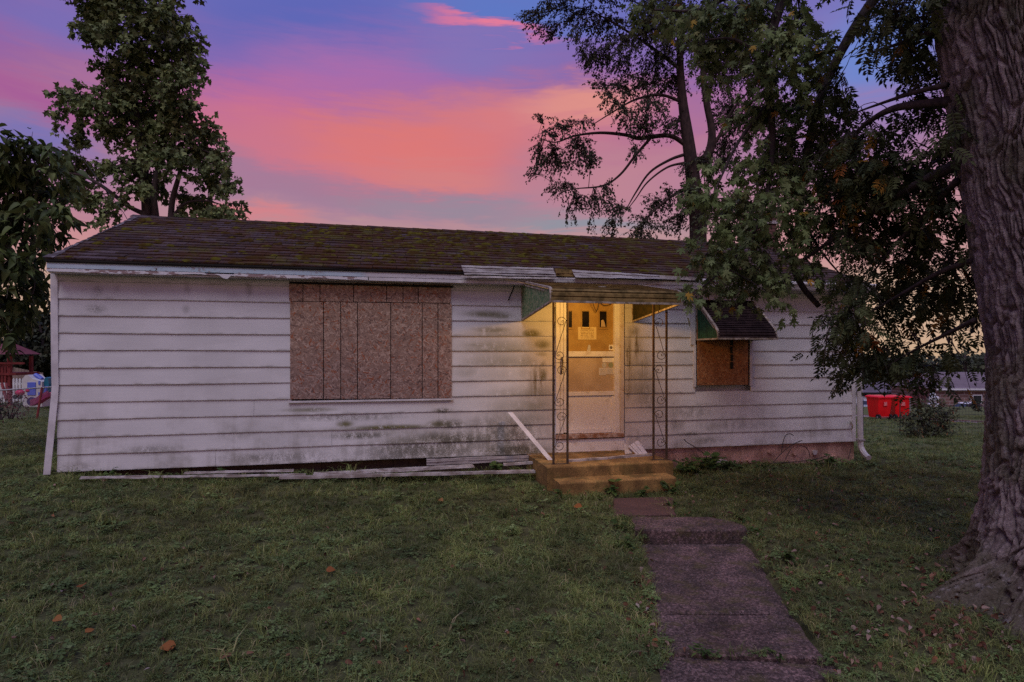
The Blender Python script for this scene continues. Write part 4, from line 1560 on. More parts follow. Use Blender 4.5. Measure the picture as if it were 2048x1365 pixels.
G_ = 'white trim strips fallen along the wall'
strip_thing((163, 957), (612, 951), .32, .34, .06, 'trim_strip', M['alu_white'], 'long white trim strip lying in the grass at the far left of the wall', 'trim strip', G_, .022)
strip_thing((370, 947), (588, 942), .22, .22, .06, 'trim_strip', M['alu_white'], 'short white strip lying close to the wall under its left half', 'trim strip', G_, .02)
strip_thing((560, 957), (1068, 944), .44, .44, .075, 'trim_strip', M['alu_white'], 'long ribbed white strip ending at the left side of the porch steps', 'trim strip', G_, .03, 3)
strip_thing((628, 948), (945, 931), .25, .25, .17, 'soffit_panel', M['alu_white'], 'ribbed white panel leaning low under the boarded picture window', 'soffit panel', None, .018, 4)
strip_thing((853, 931), (1088, 921), .14, .10, .085, 'soffit_panel', M['alu'], 'grey ribbed panel lying along the bottom of the siding', 'soffit panel', None, .014, 4, flat=False)
strip_thing((1006, 931), (1108, 925), .28, .30, .05, 'trim_strip', M['alu_white'], 'dirty strip wedged against the corner of the upper step', 'trim strip', G_, .03, 1)
strip_thing((1135, 924), (1302, 911), .70, .50, .07, 'trim_strip', M['alu_white'], 'bent white strip lying across the porch before the door', 'trim strip', G_, .03, 1)
# leaning strip
a = hw(*F(1020, 825, .10)); b = hw(*F(1101, 921, .55))
o = empty('leaning_strip', tuple(b))
me = MB()
d = a - b
sd = Vector((UX, UY, 0)) * .034
me.loft([[-sd, sd, sd + Vector((UY, -UX, 0)) * .012, -sd + Vector((UY, -UX, 0)) * .012], [d - sd, d + sd, d + sd + Vector((UY, -UX, 0)) * .012, d - sd + Vector((UY, -UX, 0)) * .012]])
ob = me.build('strip', M['trim'], o)
tag(o, 'white strip leaning aslant against the siding left of the door', 'trim strip')
# crumpled ribbed scrap on the porch
o = empty('crumpled_scrap', tuple(hw(*F(1285, 912, .5))))
me = MB()
pts = [F(1256, 893, .42), F(1276, 881, .35), F(1299, 912, .50), F(1279, 916, .56)]
p = [hw(*q) - o.location for q in pts]
for i in range(5):
    a0, a1 = i / 5, (i + .92) / 5
    q0, q1, q2, q3 = p[0].lerp(p[1], a0), p[0].lerp(p[1], a1), p[3].lerp(p[2], a1), p[3].lerp(p[2], a0)
    e = Vector((UY, -UX, .3)) * (.012 if i % 2 else .003)
    me.hexa([q3, q2, q1, q0, q3 + e, q2 + e, q1 + e, q0 + e])
me.build('ribbed_sheet', M['trim'], o)
me = MB()
pts = [F(1246, 886, .3), F(1262, 892, .36), F(1264, 907, .45), F(1250, 909, .42)]
p = [hw(*q) - o.location for q in pts]
e = Vector((UY, -UX, .2)) * .01
me.hexa([p[3], p[2], p[1], p[0], p[3] + e, p[2] + e, p[1] + e, p[0] + e])
me.build('torn_corner', M['alu_white'], o)
tag(o, 'crumpled ribbed white scrap lying on the porch right of the door', 'metal scrap')

# bare twigs against the right foundation
o = empty('bare_vine', tuple(hw(*F(1560, 925, .12))))
vm = [[(1545, 927, .15), (1565, 905, .10), (1585, 890, .05), (1604, 881, .06)], [(1563, 905, .06), (1566, 885, .06), (1571, 872, .06), (1580, 868, .08), (1587, 872, .08)],
      [(1600, 891, .05), (1612, 895, .06), (1618, 905, .06), (1620, 915, .06)], [(1530, 928, .2), (1580, 925, .2), (1625, 920, .16), (1655, 912, .12)], [(1570, 920, .1), (1578, 905, .1), (1583, 896, .1)], [(1697, 918, .1), (1700, 905, .08), (1702, 896, .06)]]
for pl_ in vm:
    b = MB(); b.tube([hw(*F(*q)) - o.location for q in catmull(pl_, 4)], .006, 5); b.build('stem', M['bark_dark'], o)
tag(o, 'bare curling vine stems against the red foundation', 'vine')
o = empty('bare_twig', tuple(hw(*F(1398, 925, .1))))
b = MB(); b.tube([hw(*F(*q)) - o.location for q in catmull([(1368, 879, .06), (1375, 886, .06), (1392, 896, .08), (1410, 910, .12), (1418, 925, .15)], 4)], .006, 5); b.build('stem', M['bark_dark'], o)
tag(o, 'single thin twig slanting across the siding right of the porch', 'vine')


# ------------------------------------------------------------------ foliage machinery
def tpl_from_outline(pts, fold=.18, curl=.12):
    """leaf blade from half-outline points (x>=0, y) along a midrib, folded and drooping"""
    v, f = [], []
    mids = [(0, y, -curl * y * y) for _, y in pts]
    v += mids
    n = len(pts)
    v += [(x, y + dy, fold * x - curl * y * y - .25 * x * x) for (x, y), dy in zip(pts, [0] * n)]
    v += [(-x, y, fold * x - curl * y * y - .25 * x * x) for x, y in pts]
    for i in range(n - 1):
        f.append((i, i + 1, n + i + 1, n + i))
        f.append((i, 2 * n + i, 2 * n + i + 1, i + 1))
    return np.array(v), f


def tpl_lobed():
    """deeply cut five-lobed leaf, length 1 along +y"""
    half = [(0.0, 1.0), (.09, .78), (.20, .80), (.10, .60), (.08, .46), (.28, .62), (.50, .76), (.38, .52), (.56, .48), (.22, .30), (.40, .10), (.14, .13), (0.0, .0)]
    pts = half + [(-x, y) for x, y in half[-2:0:-1]]
    v = [(0, .30, 0.0)] + [(x, y, .34 * abs(x) - .34 * y * y - .45 * x * x) for x, y in pts]
    n = len(pts)
    f = [(0, 1 + i, 1 + (i + 1) % n) for i in range(n)]
    return np.array(v), f


def tpl_compound(npair=5):
    """pinnate leaf: paired narrow leaflets on a drooping stalk, length 1"""
    v, f = [], []
    r_ = random.Random(5)

    def spine(t_): return np.array((0.0, t_ * .8, -.16 * t_ * t_))
    def leaflet(base, ang, l, w):
        b = len(v)
        ca_, sa_ = math.sin(ang), math.cos(ang)
        for a, bx in ((0, 0), (.4, w), (1, 0), (.4, -w)):
            v.append((base[0] + ca_ * l * a + sa_ * bx, base[1] + sa_ * l * a - ca_ * bx, base[2] - .28 * l * a * a - .02 + (.03 if bx else 0)))
        f.append((b, b + 1, b + 2)); f.append((b, b + 2, b + 3))
    for i in range(npair):
        t_ = .18 + .78 * i / npair
        for sg in (1, -1):
            leaflet(spine(t_ + .02 * sg), sg * (1.05 + r_.uniform(-.15, .15)), .34 - .05 * abs(i - 2) * .6, .062)
    leaflet(spine(1.0), 0.05, .30, .062)
    b = len(v)
    for t_ in (0, .5, 1.0):
        c = spine(t_)
        v.append((-.008, c[1], c[2])); v.append((.008, c[1], c[2]))
    f += [(b, b + 1, b + 3, b + 2), (b + 2, b + 3, b + 5, b + 4)]
    return np.array(v), f


T_LOBED = tpl_lobed()
T_COMP = tpl_compound()
T_BROAD = tpl_from_outline([(0, 0), (.19, .08), (.25, .26), (.18, .56), (.06, .84), (0, 1.0)], .5, .55)
T_OVAL = tpl_from_outline([(0, 0), (.30, .25), (.30, .6), (0, 1.0)], .25, .2)
T_SMALL = (np.array([(0, 0, 0), (.34, .5, .07), (0, 1, -.1), (-.34, .5, .07)]), [(0, 1, 2), (0, 2, 3)])
T_NARROW = (np.array([(0, 0, 0), (.16, .45, .03), (0, 1, -.1), (-.16, .45, .03)]), [(0, 1, 2), (0, 2, 3)])
T_MAPLEFAR = (np.array([(0, 0, 0), (.22, .05, .02), (.55, .42, .05), (.22, .55, .03), (0, 1, -.12), (-.22, .55, .03), (-.55, .42, .05), (-.22, .05, .02)]),
              [(0, 1, 2, 3), (0, 3, 4), (0, 4, 5), (0, 5, 6, 7)])


def frames(D, N):
    D = D / np.linalg.norm(D, axis=1)[:, None]
    X = np.cross(D, N)
    X /= np.maximum(np.linalg.norm(X, axis=1)[:, None], 1e-6)
    Z = np.cross(X, D)
    return X, D, Z


def leaves_mesh(name, tpl, P, D, N, Sz, m, rnd=None):
    tv, tf = tpl
    X, Y, Z = frames(D, N)
    n, k = len(P), len(tv)
    V = P[:, None, :] + Sz[:, None, None] * (tv[None, :, 0, None] * X[:, None, :] + tv[None, :, 1, None] * Y[:, None, :] + tv[None, :, 2, None] * Z[:, None, :])
    V = V.reshape(-1, 3)
    sizes = np.array([len(q) for q in tf])
    flat = np.concatenate([np.array(q) for q in tf])
    loops = (flat[None, :] + (np.arange(n) * k)[:, None]).ravel()
    tot = np.tile(sizes, n)
    st = np.concatenate([[0], np.cumsum(tot)[:-1]])
    me = bpy.data.meshes.new(name)
    me.vertices.add(len(V)); me.vertices.foreach_set('co', V.astype(np.float32).ravel())
    me.loops.add(len(loops)); me.loops.foreach_set('vertex_index', loops.astype(np.int32))
    me.polygons.add(len(tot))
    me.polygons.foreach_set('loop_start', st.astype(np.int32))
    me.polygons.foreach_set('loop_total', tot.astype(np.int32))
    if rnd is None: rnd = rng.random(n)
    a = me.attributes.new('rnd', 'FLOAT', 'POINT')
    a.data.foreach_set('value', np.repeat(rnd, k).astype(np.float32))
    me.materials.append(m)
    me.update(calc_edges=True)
    return me


def rv(n): return rng.normal(size=(n, 3))


def tree(name, label, cat, base, limbs, blobs, tpl, size, m_leaf, m_bark, dens, Y0, spray=8, droop=.5, tlen=1.0, depth=.8, group=None,
         singles=0, trunk_n=1, jit=.25, twig_r=.004, up=.35, branches=True, sparse_bare=0.0, extra=None, twig_frac=.5, camb=.35):
    """limbs: polylines of (px,py,Y,r), the first trunk_n are trunk; blobs: (px,py,rx,ry[,Y[,density]]) in photo pixels"""
    o = empty(name, base)
    tag(o, label, cat, group)
    bv = Vector(base)
    samples = []
    for i, pl_ in enumerate(limbs):
        c = catmull(pl_, 6)
        pts = [at(q[0], q[1], q[2]) if True else None for q in c]
        rad = [max(q[3], .004) for q in c]
        for p, r_ in zip(pts, rad): samples.append((np.array(p), r_))
        b = MB()
        b.tube([p - bv for p in pts], rad, 10 if i < trunk_n else 7)
        b.build('trunk' if i < trunk_n else 'branch', m_bark, o, True)
    SP = np.array([s_[0] for s_ in samples])
    SR = np.array([s_[1] for s_ in samples])
    tw = MB()
    Ps, Ds, Ns, Ss = [], [], [], []
    for bl in blobs:
        px, py, rx, ry = bl[:4]
        Yb = (bl[4] if len(bl) > 4 else Y0) + rng.uniform(-jit, jit) * depth
        de = dens * (bl[5] if len(bl) > 5 else 1.0)
        C = np.array(at(px, py, Yb))
        ax, az_ = rx * Yb / FPX, ry * Yb / FPX
        ay = depth * (ax + az_) / 2
        d2 = ((SP - C) ** 2).sum(1)
        j = int(np.argmin(d2 + 0.0 * SR))
        A = SP[j]
        if branches and d2[j] > .01:
            mid = (A + C) / 2 + rv(1)[0] * .06 * math.sqrt(d2[j]) + np.array((0, 0, .08 * math.sqrt(d2[j])))
            r0 = min(SR[j] * .55, .012 + .02 * math.sqrt(d2[j]))
            tw.tube([Vector(q) - bv for q in catmull([A, mid, C], 3)], list(np.linspace(r0, twig_r * 1.3, 7)), 5)
        ns = max(2, int(de * math.pi * ax * az_))
        off = rv(ns)
        off /= np.linalg.norm(off, axis=1)[:, None]
        off *= (rng.random(ns) ** (1 / 2.4))[:, None]
        tip = C + off * np.array((ax, ay, az_))
        org = C + off * np.array((ax, ay, az_)) * rng.uniform(.1, .5, ns)[:, None] + rv(ns) * .04 * ax
        dirv = tip - org + (C - A)[None, :] * .25 + np.array((0, 0, -droop * tlen * .25))
        dirv /= np.maximum(np.linalg.norm(dirv, axis=1)[:, None], 1e-6)
        ln = tlen * rng.uniform(.6, 1.2, ns)
        root = tip - dirv * ln[:, None] * .6
        for i in range(ns):
            sg = root[i] + np.array((0, 0, 0)), tip[i] + dirv[i] * ln[i] * .2, tip[i] + dirv[i] * ln[i] * .55 - np.array((0, 0, droop * ln[i] * .35))
            if rng.random() < twig_frac:
                tw.tube([Vector(q) - bv for q in ((C + root[i]) / 2, sg[0], sg[1], sg[2])], [twig_r * 1.2, twig_r, twig_r * .7, twig_r * .4], 3)
            if rng.random() < sparse_bare: continue
            k = max(2, int(spray * rng.uniform(.6, 1.3)))
            tt = rng.random(k) ** .8
            q0, q1, q2 = sg
            pos = ((1 - tt) ** 2)[:, None] * q0 + (2 * tt * (1 - tt))[:, None] * q1 + (tt ** 2)[:, None] * q2
            dd = dirv[i][None, :] * .6 + rv(k) * .65 + np.array((0, 0, -droop))
            nn = np.array((0, 0, 1.0)) * up + rv(k) * .45 + np.array((0, -camb, 0))
            Ps.append(pos + rv(k) * size * .25); Ds.append(dd); Ns.append(nn); Ss.append(size * rng.uniform(.6, 1.2, k))
    P, D, N, Sz = (np.concatenate(q) for q in (Ps, Ds, Ns, Ss))
    if tw.v:
        b = tw.build('twigs', m_bark, o)
        tag(b, kind='stuff')
    if singles:
        X, Yd, Z = frames(D, N)
        px = 1024 + P[:, 0] / P[:, 1] * FPX
        py = 707 - (P[:, 2] - EYE) / P[:, 1] * FPX
        ok = (px > 10) & (px < 2038) & (py > 10) & (py < 1350)
        score = np.where(ok, Sz / P[:, 1] * np.abs(Z[:, 1]), -1)
        order = np.argsort(-score)
        pick = order[:singles]
        tmes = []
        for q in range(3):
            me = leaves_mesh('leaf', tpl, np.zeros((1, 3)), np.array([(0, 1., 0)]), np.array([(0, 0, 1.)]), np.ones(1), m_leaf, np.array([q / 3.]))
            tmes.append(me)
        for i in pick:
            c = bpy.data.objects.new('leaf', tmes[int(i) % 3])
            COL.objects.link(c)
            c.parent = o
            Mx = Matrix(((X[i][0], Yd[i][0], Z[i][0], P[i][0] - bv.x), (X[i][1], Yd[i][1], Z[i][1], P[i][1] - bv.y), (X[i][2], Yd[i][2], Z[i][2], P[i][2] - bv.z), (0, 0, 0, 1)))
            c.matrix_local = Mx @ Matrix.Scale(float(Sz[i]), 4)
        keep = np.ones(len(P), bool); keep[pick] = False
        P, D, N, Sz = P[keep], D[keep], N[keep], Sz[keep]
    me = leaves_mesh('crown', tpl, P - np.array(base)[None, :], D, N, Sz, m_leaf)
    c = link('crown', me, o)
    tag(c, kind='stuff')
    return o


# ---- tall maple behind the left of the house
YM = 18.0
bl = [(225, 10, 60, 35), (290, 20, 60, 40), (200, 40, 40, 30), (185, 62, 30, 22), (250, 70, 60, 40), (340, 45, 45, 35), (365, 90, 40, 35), (310, 110, 60, 45), (384, 125, 22, 36), (240, 140, 42, 32), (290, 170, 65, 32), (362, 170, 40, 42),
      (235, 178, 45, 22), (155, 172, 14, 9), (122, 190, 22, 16), (155, 207, 45, 22), (215, 215, 55, 28), (118, 232, 16, 15), (290, 225, 60, 32), (365, 222, 45, 32), (160, 258, 18, 26), (150, 290, 11, 14), (240, 262, 48, 22), (300, 270, 50, 32), (360, 268, 50, 32), (420, 255, 22, 22), (436, 282, 11, 12),
      (395, 308, 45, 32), (442, 318, 20, 24), (340, 320, 48, 30), (280, 330, 42, 28), (225, 325, 26, 22), (425, 365, 45, 32), (462, 372, 14, 18), (300, 362, 30, 22), (260, 375, 35, 14), (380, 405, 45, 22), (450, 420, 30, 15), (482, 413, 10, 14), (190, 395, 38, 15), (160, 380, 30, 20), (145, 335, 28, 18), (185, 345, 22, 12), (215, 425, 24, 13), (130, 312, 22, 12), (240, 405, 18, 10), (200, 440, 16, 10), (420, 425, 30, 12), (360, 430, 20, 10), (200, -40, 90, 40), (310, -50, 90, 40), (260, -110, 110, 50)]
tl = [[(296, 560, YM, .17), (295, 470, YM, .15), (292, 400, YM, .13), (285, 330, YM, .11), (276, 250, YM, .09), (266, 150, YM, .07), (262, 60, YM, .05), (262, -60, YM, .03)],
      [(300, 520, YM, .12), (312, 450, YM, .10), (308, 390, YM, .09), (318, 330, YM, .07), (338, 250, YM, .06), (345, 170, YM, .04), (342, 90, YM, .02)],
      [(310, 500, YM, .1), (338, 455, YM, .09), (345, 400, YM, .08), (360, 345, YM, .06), (375, 280, YM, .04), (382, 200, YM, .02)],
      [(292, 430, YM, .08), (262, 416, YM, .065), (235, 396, YM, .06), (200, 370, YM, .05), (165, 352, YM, .035), (135, 346, YM, .02)],
      [(340, 440, YM, .05), (370, 408, YM, .04), (410, 402, YM, .03), (450, 412, YM, .015)],
      [(276, 250, YM, .05), (220, 222, YM, .035), (160, 205, YM, .02), (120, 195, YM, .01)],
      [(345, 300, YM, .04), (400, 300, YM, .03), (440, 315, YM, .01)]]
b0 = at(296, 560, YM)
tree('maple_tree', 'tall dense leafy maple rising behind the left end of the roof', 'tree', (b0.x, b0.y, gz1(b0.x, b0.y)), [[(296, 850, YM, .2)] + tl[0]] + tl[1:], bl, T_MAPLEFAR, .150, L['farmaple'], M['bark_mid'],
     56.0, YM, spray=12, droop=.75, tlen=.45, depth=.9, trunk_n=3, jit=.9, twig_r=.008, twig_frac=.3)

# ---- broad-leaved tree at the left edge
YL = 9.3
bl = [(20, 292, 45, 20), (65, 300, 40, 22), (108, 325, 28, 22), (128, 345, 14, 14), (30, 335, 55, 35), (85, 365, 45, 30), (126, 392, 16, 30), (40, 400, 55, 38), (104, 425, 34, 32), (134, 452, 14, 16), (30, 465, 55, 38), (88, 478, 34, 30), (20, 530, 50, 38), (62, 545, 28, 32), (24, 590, 42, 36), (62, 600, 18, 22), (15, 640, 30, 26), (8, 672, 14, 14), (-40, 350, 60, 60), (-60, 480, 60, 70), (-50, 600, 50, 50), (-120, 420, 80, 90)]
ll = [[(-170, 900, YL, .13), (-150, 700, YL, .11), (-110, 560, YL, .09), (-60, 450, YL, .07), (0, 380, YL, .045), (60, 340, YL, .02)],
      [(-110, 560, YL, .06), (-40, 540, YL, .045), (30, 540, YL, .03), (70, 560, YL, .015)],
      [(-60, 450, YL, .05), (20, 440, YL, .035), (90, 440, YL, .02), (130, 450, YL, .01)],
      [(-110, 600, YL, .04), (-40, 610, YL, .03), (20, 630, YL, .015)]]
b0 = at(-170, 900, YL)
tree('broadleaf_tree', 'tree with large drooping broad leaves at the left edge beside the house', 'tree', (b0.x, b0.y, gz1(b0.x, b0.y)), ll, bl, T_BROAD, .185, L['big'], M['bark_mid'],
     90, YL, spray=7, camb=.1, droop=.45, tlen=.5, depth=.9, jit=.5, singles=300, twig_r=.006, up=1.15)

# ---- dark tree beyond the left yard
YD = 33.0
bl = [(70, 650, 40, 26), (95, 680, 25, 30), (50, 700, 30, 25), (85, 720, 30, 28), (60, 735, 28, 20), (100, 745, 18, 18), (120, 690, 25, 40), (30, 665, 30, 25), (10, 720, 30, 30), (140, 730, 30, 30), (120, 640, 30, 30), (30, 740, 20, 16), (75, 752, 25, 8)]
tree('dark_tree', 'dark round tree beyond the play yard left of the house', 'tree', tuple(at(80, 800, YD)), [[(80, 815, YD, .2), (82, 740, YD, .16), (85, 690, YD, .1), (80, 650, YD, .05)], [(82, 730, YD, .1), (60, 700, YD, .06), (35, 680, YD, .03)], [(84, 720, YD, .1), (110, 690, YD, .06), (125, 660, YD, .03)]], bl, T_SMALL, .30, L['dark'], M['bark_dark'],
     26, YD, spray=14, droop=.5, tlen=.7, depth=1.0, jit=1.0, twig_frac=.2, twig_r=.015)

# ---- gaunt tree with drooping sprays behind the middle of the roof
YP = 17.0
bl = [(1085, 234, 24, 7), (1125, 254, 30, 14), (1165, 242, 22, 10), (1092, 268, 24, 8), (1078, 308, 16, 22), (1108, 318, 30, 30), (1155, 298, 32, 34), (1180, 318, 16, 20), (1068, 345, 10, 14), (1128, 374, 30, 15), (1150, 398, 26, 14), (1190, 398, 22, 16), (1140, 428, 9, 12), (1184, 438, 9, 12), (1214, 385, 12, 26), (1236, 420, 20, 26), (1222, 455, 16, 16), (1290, 450, 28, 24), (1310, 410, 22, 22), (1335, 395, 12, 26), (1275, 470, 28, 12), (1232, 205, 26, 12), (1245, 172, 22, 22), (1215, 182, 26, 12), (1195, 163, 18, 10), (1258, 235, 26, 22), (1290, 255, 26, 22), (1270, 298, 16, 16), (1300, 215, 32, 26), (1288, 170, 36, 26), (1310, 130, 36, 26), (1250, 130, 22, 16), (1200, 118, 38, 24), (1172, 98, 22, 16), (1150, 68, 22, 12), (1100, 58, 30, 14), (1065, 30, 26, 16), (1110, 14, 36, 16), (1160, 30, 36, 22), (1210, 50, 36, 26), (1240, 90, 36, 22), (1290, 60, 46, 36), (1340, 82, 36, 46), (1330, 28, 56, 36), (1340, 165, 32, 26), (1400, 60, 46, 46), (1395, 326, 34, 18), (1372, 385, 24, 32), (1352, 440, 20, 26), (1400, 424, 30, 34), (1350, 250, 24, 20), (1440, 150, 40, 40), (1460, 230, 40, 40), (1450, 300, 30, 30), (1430, 100, 40, 40), (1500, 120, 40, 50), (1520, 230, 40, 40), (1550, 320, 40, 40), (1480, 400, 30, 30), (1200, -30, 120, 30), (1350, -40, 100, 40), (1480, 30, 50, 50)]
pl_ = [[(1397, 800, YP, .30), (1396, 470, YP, .24), (1390, 410, YP, .22), (1385, 350, YP, .20), (1376, 280, YP, .17), (1365, 200, YP, .13), (1360, 120, YP, .10), (1360, -40, YP, .06)],
       [(1392, 330, YP, .14), (1416, 310, YP, .13), (1424, 265, YP, .11), (1412, 200, YP, .09), (1405, 130, YP, .07), (1402, 20, YP, .04)],
       [(1385, 300, YP, .08), (1340, 272, YP, .065), (1280, 277, YP, .06), (1250, 270, YP, .05), (1200, 266, YP, .04), (1150, 272, YP, .028), (1110, 285, YP, .018), (1075, 275, YP, .01)],
       [(1300, 278, YP, .045), (1272, 310, YP, .038), (1240, 350, YP, .032), (1205, 372, YP, .026), (1150, 378, YP, .015), (1120, 386, YP, .008)],
       [(1374, 308, YP, .05), (1340, 320, YP, .04), (1300, 345, YP, .032), (1272, 385, YP, .024), (1252, 420, YP, .012)],
       [(1374, 325, YP, .04), (1335, 335, YP, .03), (1295, 365, YP, .024), (1270, 400, YP, .016), (1250, 425, YP, .008)],
       [(1362, 140, YP, .06), (1310, 100, YP, .045), (1250, 60, YP, .03), (1180, 20, YP, .015)],
       [(1366, 205, YP, .05), (1320, 190, YP, .04), (1270, 200, YP, .03), (1225, 225, YP, .02), (1185, 250, YP, .012)],
       [(1385, 370, YP, .05), (1345, 392, YP, .04), (1305, 425, YP, .025), (1275, 455, YP, .012)],
       [(1418, 300, YP, .06), (1440, 270, YP, .05), (1465, 220, YP, .035), (1510, 170, YP, .02)],
       [(1420, 290, YP, .04), (1460, 260, YP, .03), (1530, 230, YP, .015)], [(1405, 120, YP, .04), (1440, 80, YP, .03), (1500, 60, YP, .015)]]
b0 = at(1397, 800, YP)
tree('gaunt_tree', 'gaunt dark tree with drooping feathery branches behind the middle of the roof', 'tree', (b0.x, b0.y, gz1(b0.x, b0.y)), pl_, bl, T_SMALL, .072, L['pine'], M['bark_red'],
     125, YP, spray=15, droop=.8, tlen=.42, depth=.7, trunk_n=2, jit=.8, twig_r=.005, twig_frac=.8)

# ---- silver maple: limbs hanging in from beyond the right edge
YS = 5.9
bl = [(1300, 14, 36, 24, 6.6), (1350, 36, 46, 34, 6.6), (1420, 25, 55, 44), (1480, 60, 60, 60), (1440, 115, 44, 38), (1520, 20, 60, 40), (1560, 80, 55, 50), (1600, 40, 36, 46), (1530, 150, 55, 50), (1600, 145, 56, 46), (1580, 222, 52, 40), (1505, 232, 46, 36), (1645, 222, 40, 36), (1640, 115, 34, 36), (1685, 190, 16, 34),
      (1450, 335, 50, 26), (1420, 402, 40, 36), (1480, 420, 60, 46), (1432, 468, 44, 34), (1402, 518, 34, 34), (1460, 530, 56, 38), (1520, 500, 60, 46), (1370, 582, 14, 12), (1396, 592, 16, 10), (1440, 572, 30, 16), (1500, 566, 44, 24), (1560, 540, 44, 36), (1545, 590, 16, 10), (1540, 400, 50, 40), (1592, 430, 44, 38), (1590, 350, 50, 40), (1530, 330, 50, 40), (1640, 330, 50, 40), (1632, 545, 36, 22, 5.9, .7), (1690, 562, 36, 18, 5.9, .7), (1615, 500, 22, 22, 5.9, .7), (1560, 290, 50, 36), (1660, 270, 44, 36),
      (1500, -60, 160, 40, 5.5, .25), (1750, -120, 160, 60, 5.2, .25), (1900, -300, 220, 120, 4.8, .2), (2250, -350, 220, 160, 4.8, .2), (2200, 0, 150, 150, 5.6, .3)]
sl_ = [[(2420, 1080, 6.0, .30), (2410, 700, 6.0, .26), (2380, 300, 6.0, .22), (2300, -50, 6.0, .16), (2200, -350, 5.9, .09)],
       [(2330, 40, 6.0, .12), (2120, -140, 5.9, .10), (1900, -200, 5.8, .085), (1720, -150, 5.8, .07), (1600, -60, 5.9, .055), (1545, 60, 5.9, .045), (1535, 150, 5.9, .036), (1545, 280, 5.9, .03), (1532, 400, 5.9, .022), (1500, 480, 5.9, .014), (1440, 545, 5.9, .009), (1385, 592, 5.9, .005)],
       [(1600, -60, 5.9, .04), (1480, -20, 6.1, .03), (1400, 20, 6.4, .02), (1310, 20, 6.6, .01)],
       [(1900, -200, 5.8, .06), (1720, 40, 5.9, .05), (1640, 200, 6.0, .04), (1610, 330, 6.0, .034), (1600, 430, 6.0, .03), (1585, 520, 6.0, .028), (1603, 570, 6.0, .03), (1638, 613, 6.0, .027)],
       [(1545, 200, 5.9, .022), (1480, 280, 5.9, .016), (1440, 360, 5.9, .01), (1410, 430, 5.9, .006)],
       [(1535, 120, 5.9, .022), (1470, 80, 6.0, .015), (1410, 80, 6.1, .008)],
       [(1600, 430, 6.0, .02), (1640, 500, 6.0, .012), (1690, 560, 6.0, .006)]]
b0 = at(2420, 1080, 6.0)
tree('silver_maple', 'silver maple whose cut leaves hang over the right half of the roof', 'tree', (b0.x, b0.y, gz1(b0.x, b0.y) - .05), sl_, bl, T_LOBED, .086, L['maple'], M['bark_dark'],
     140, YS, spray=10, droop=.85, tlen=.30, depth=.9, jit=.5, singles=300, twig_r=.003, up=.7, twig_frac=.5)

# ---- big trunk at the right with compound leaves
YT = 4.4
TZ = gz1(3.93, YT) - .02


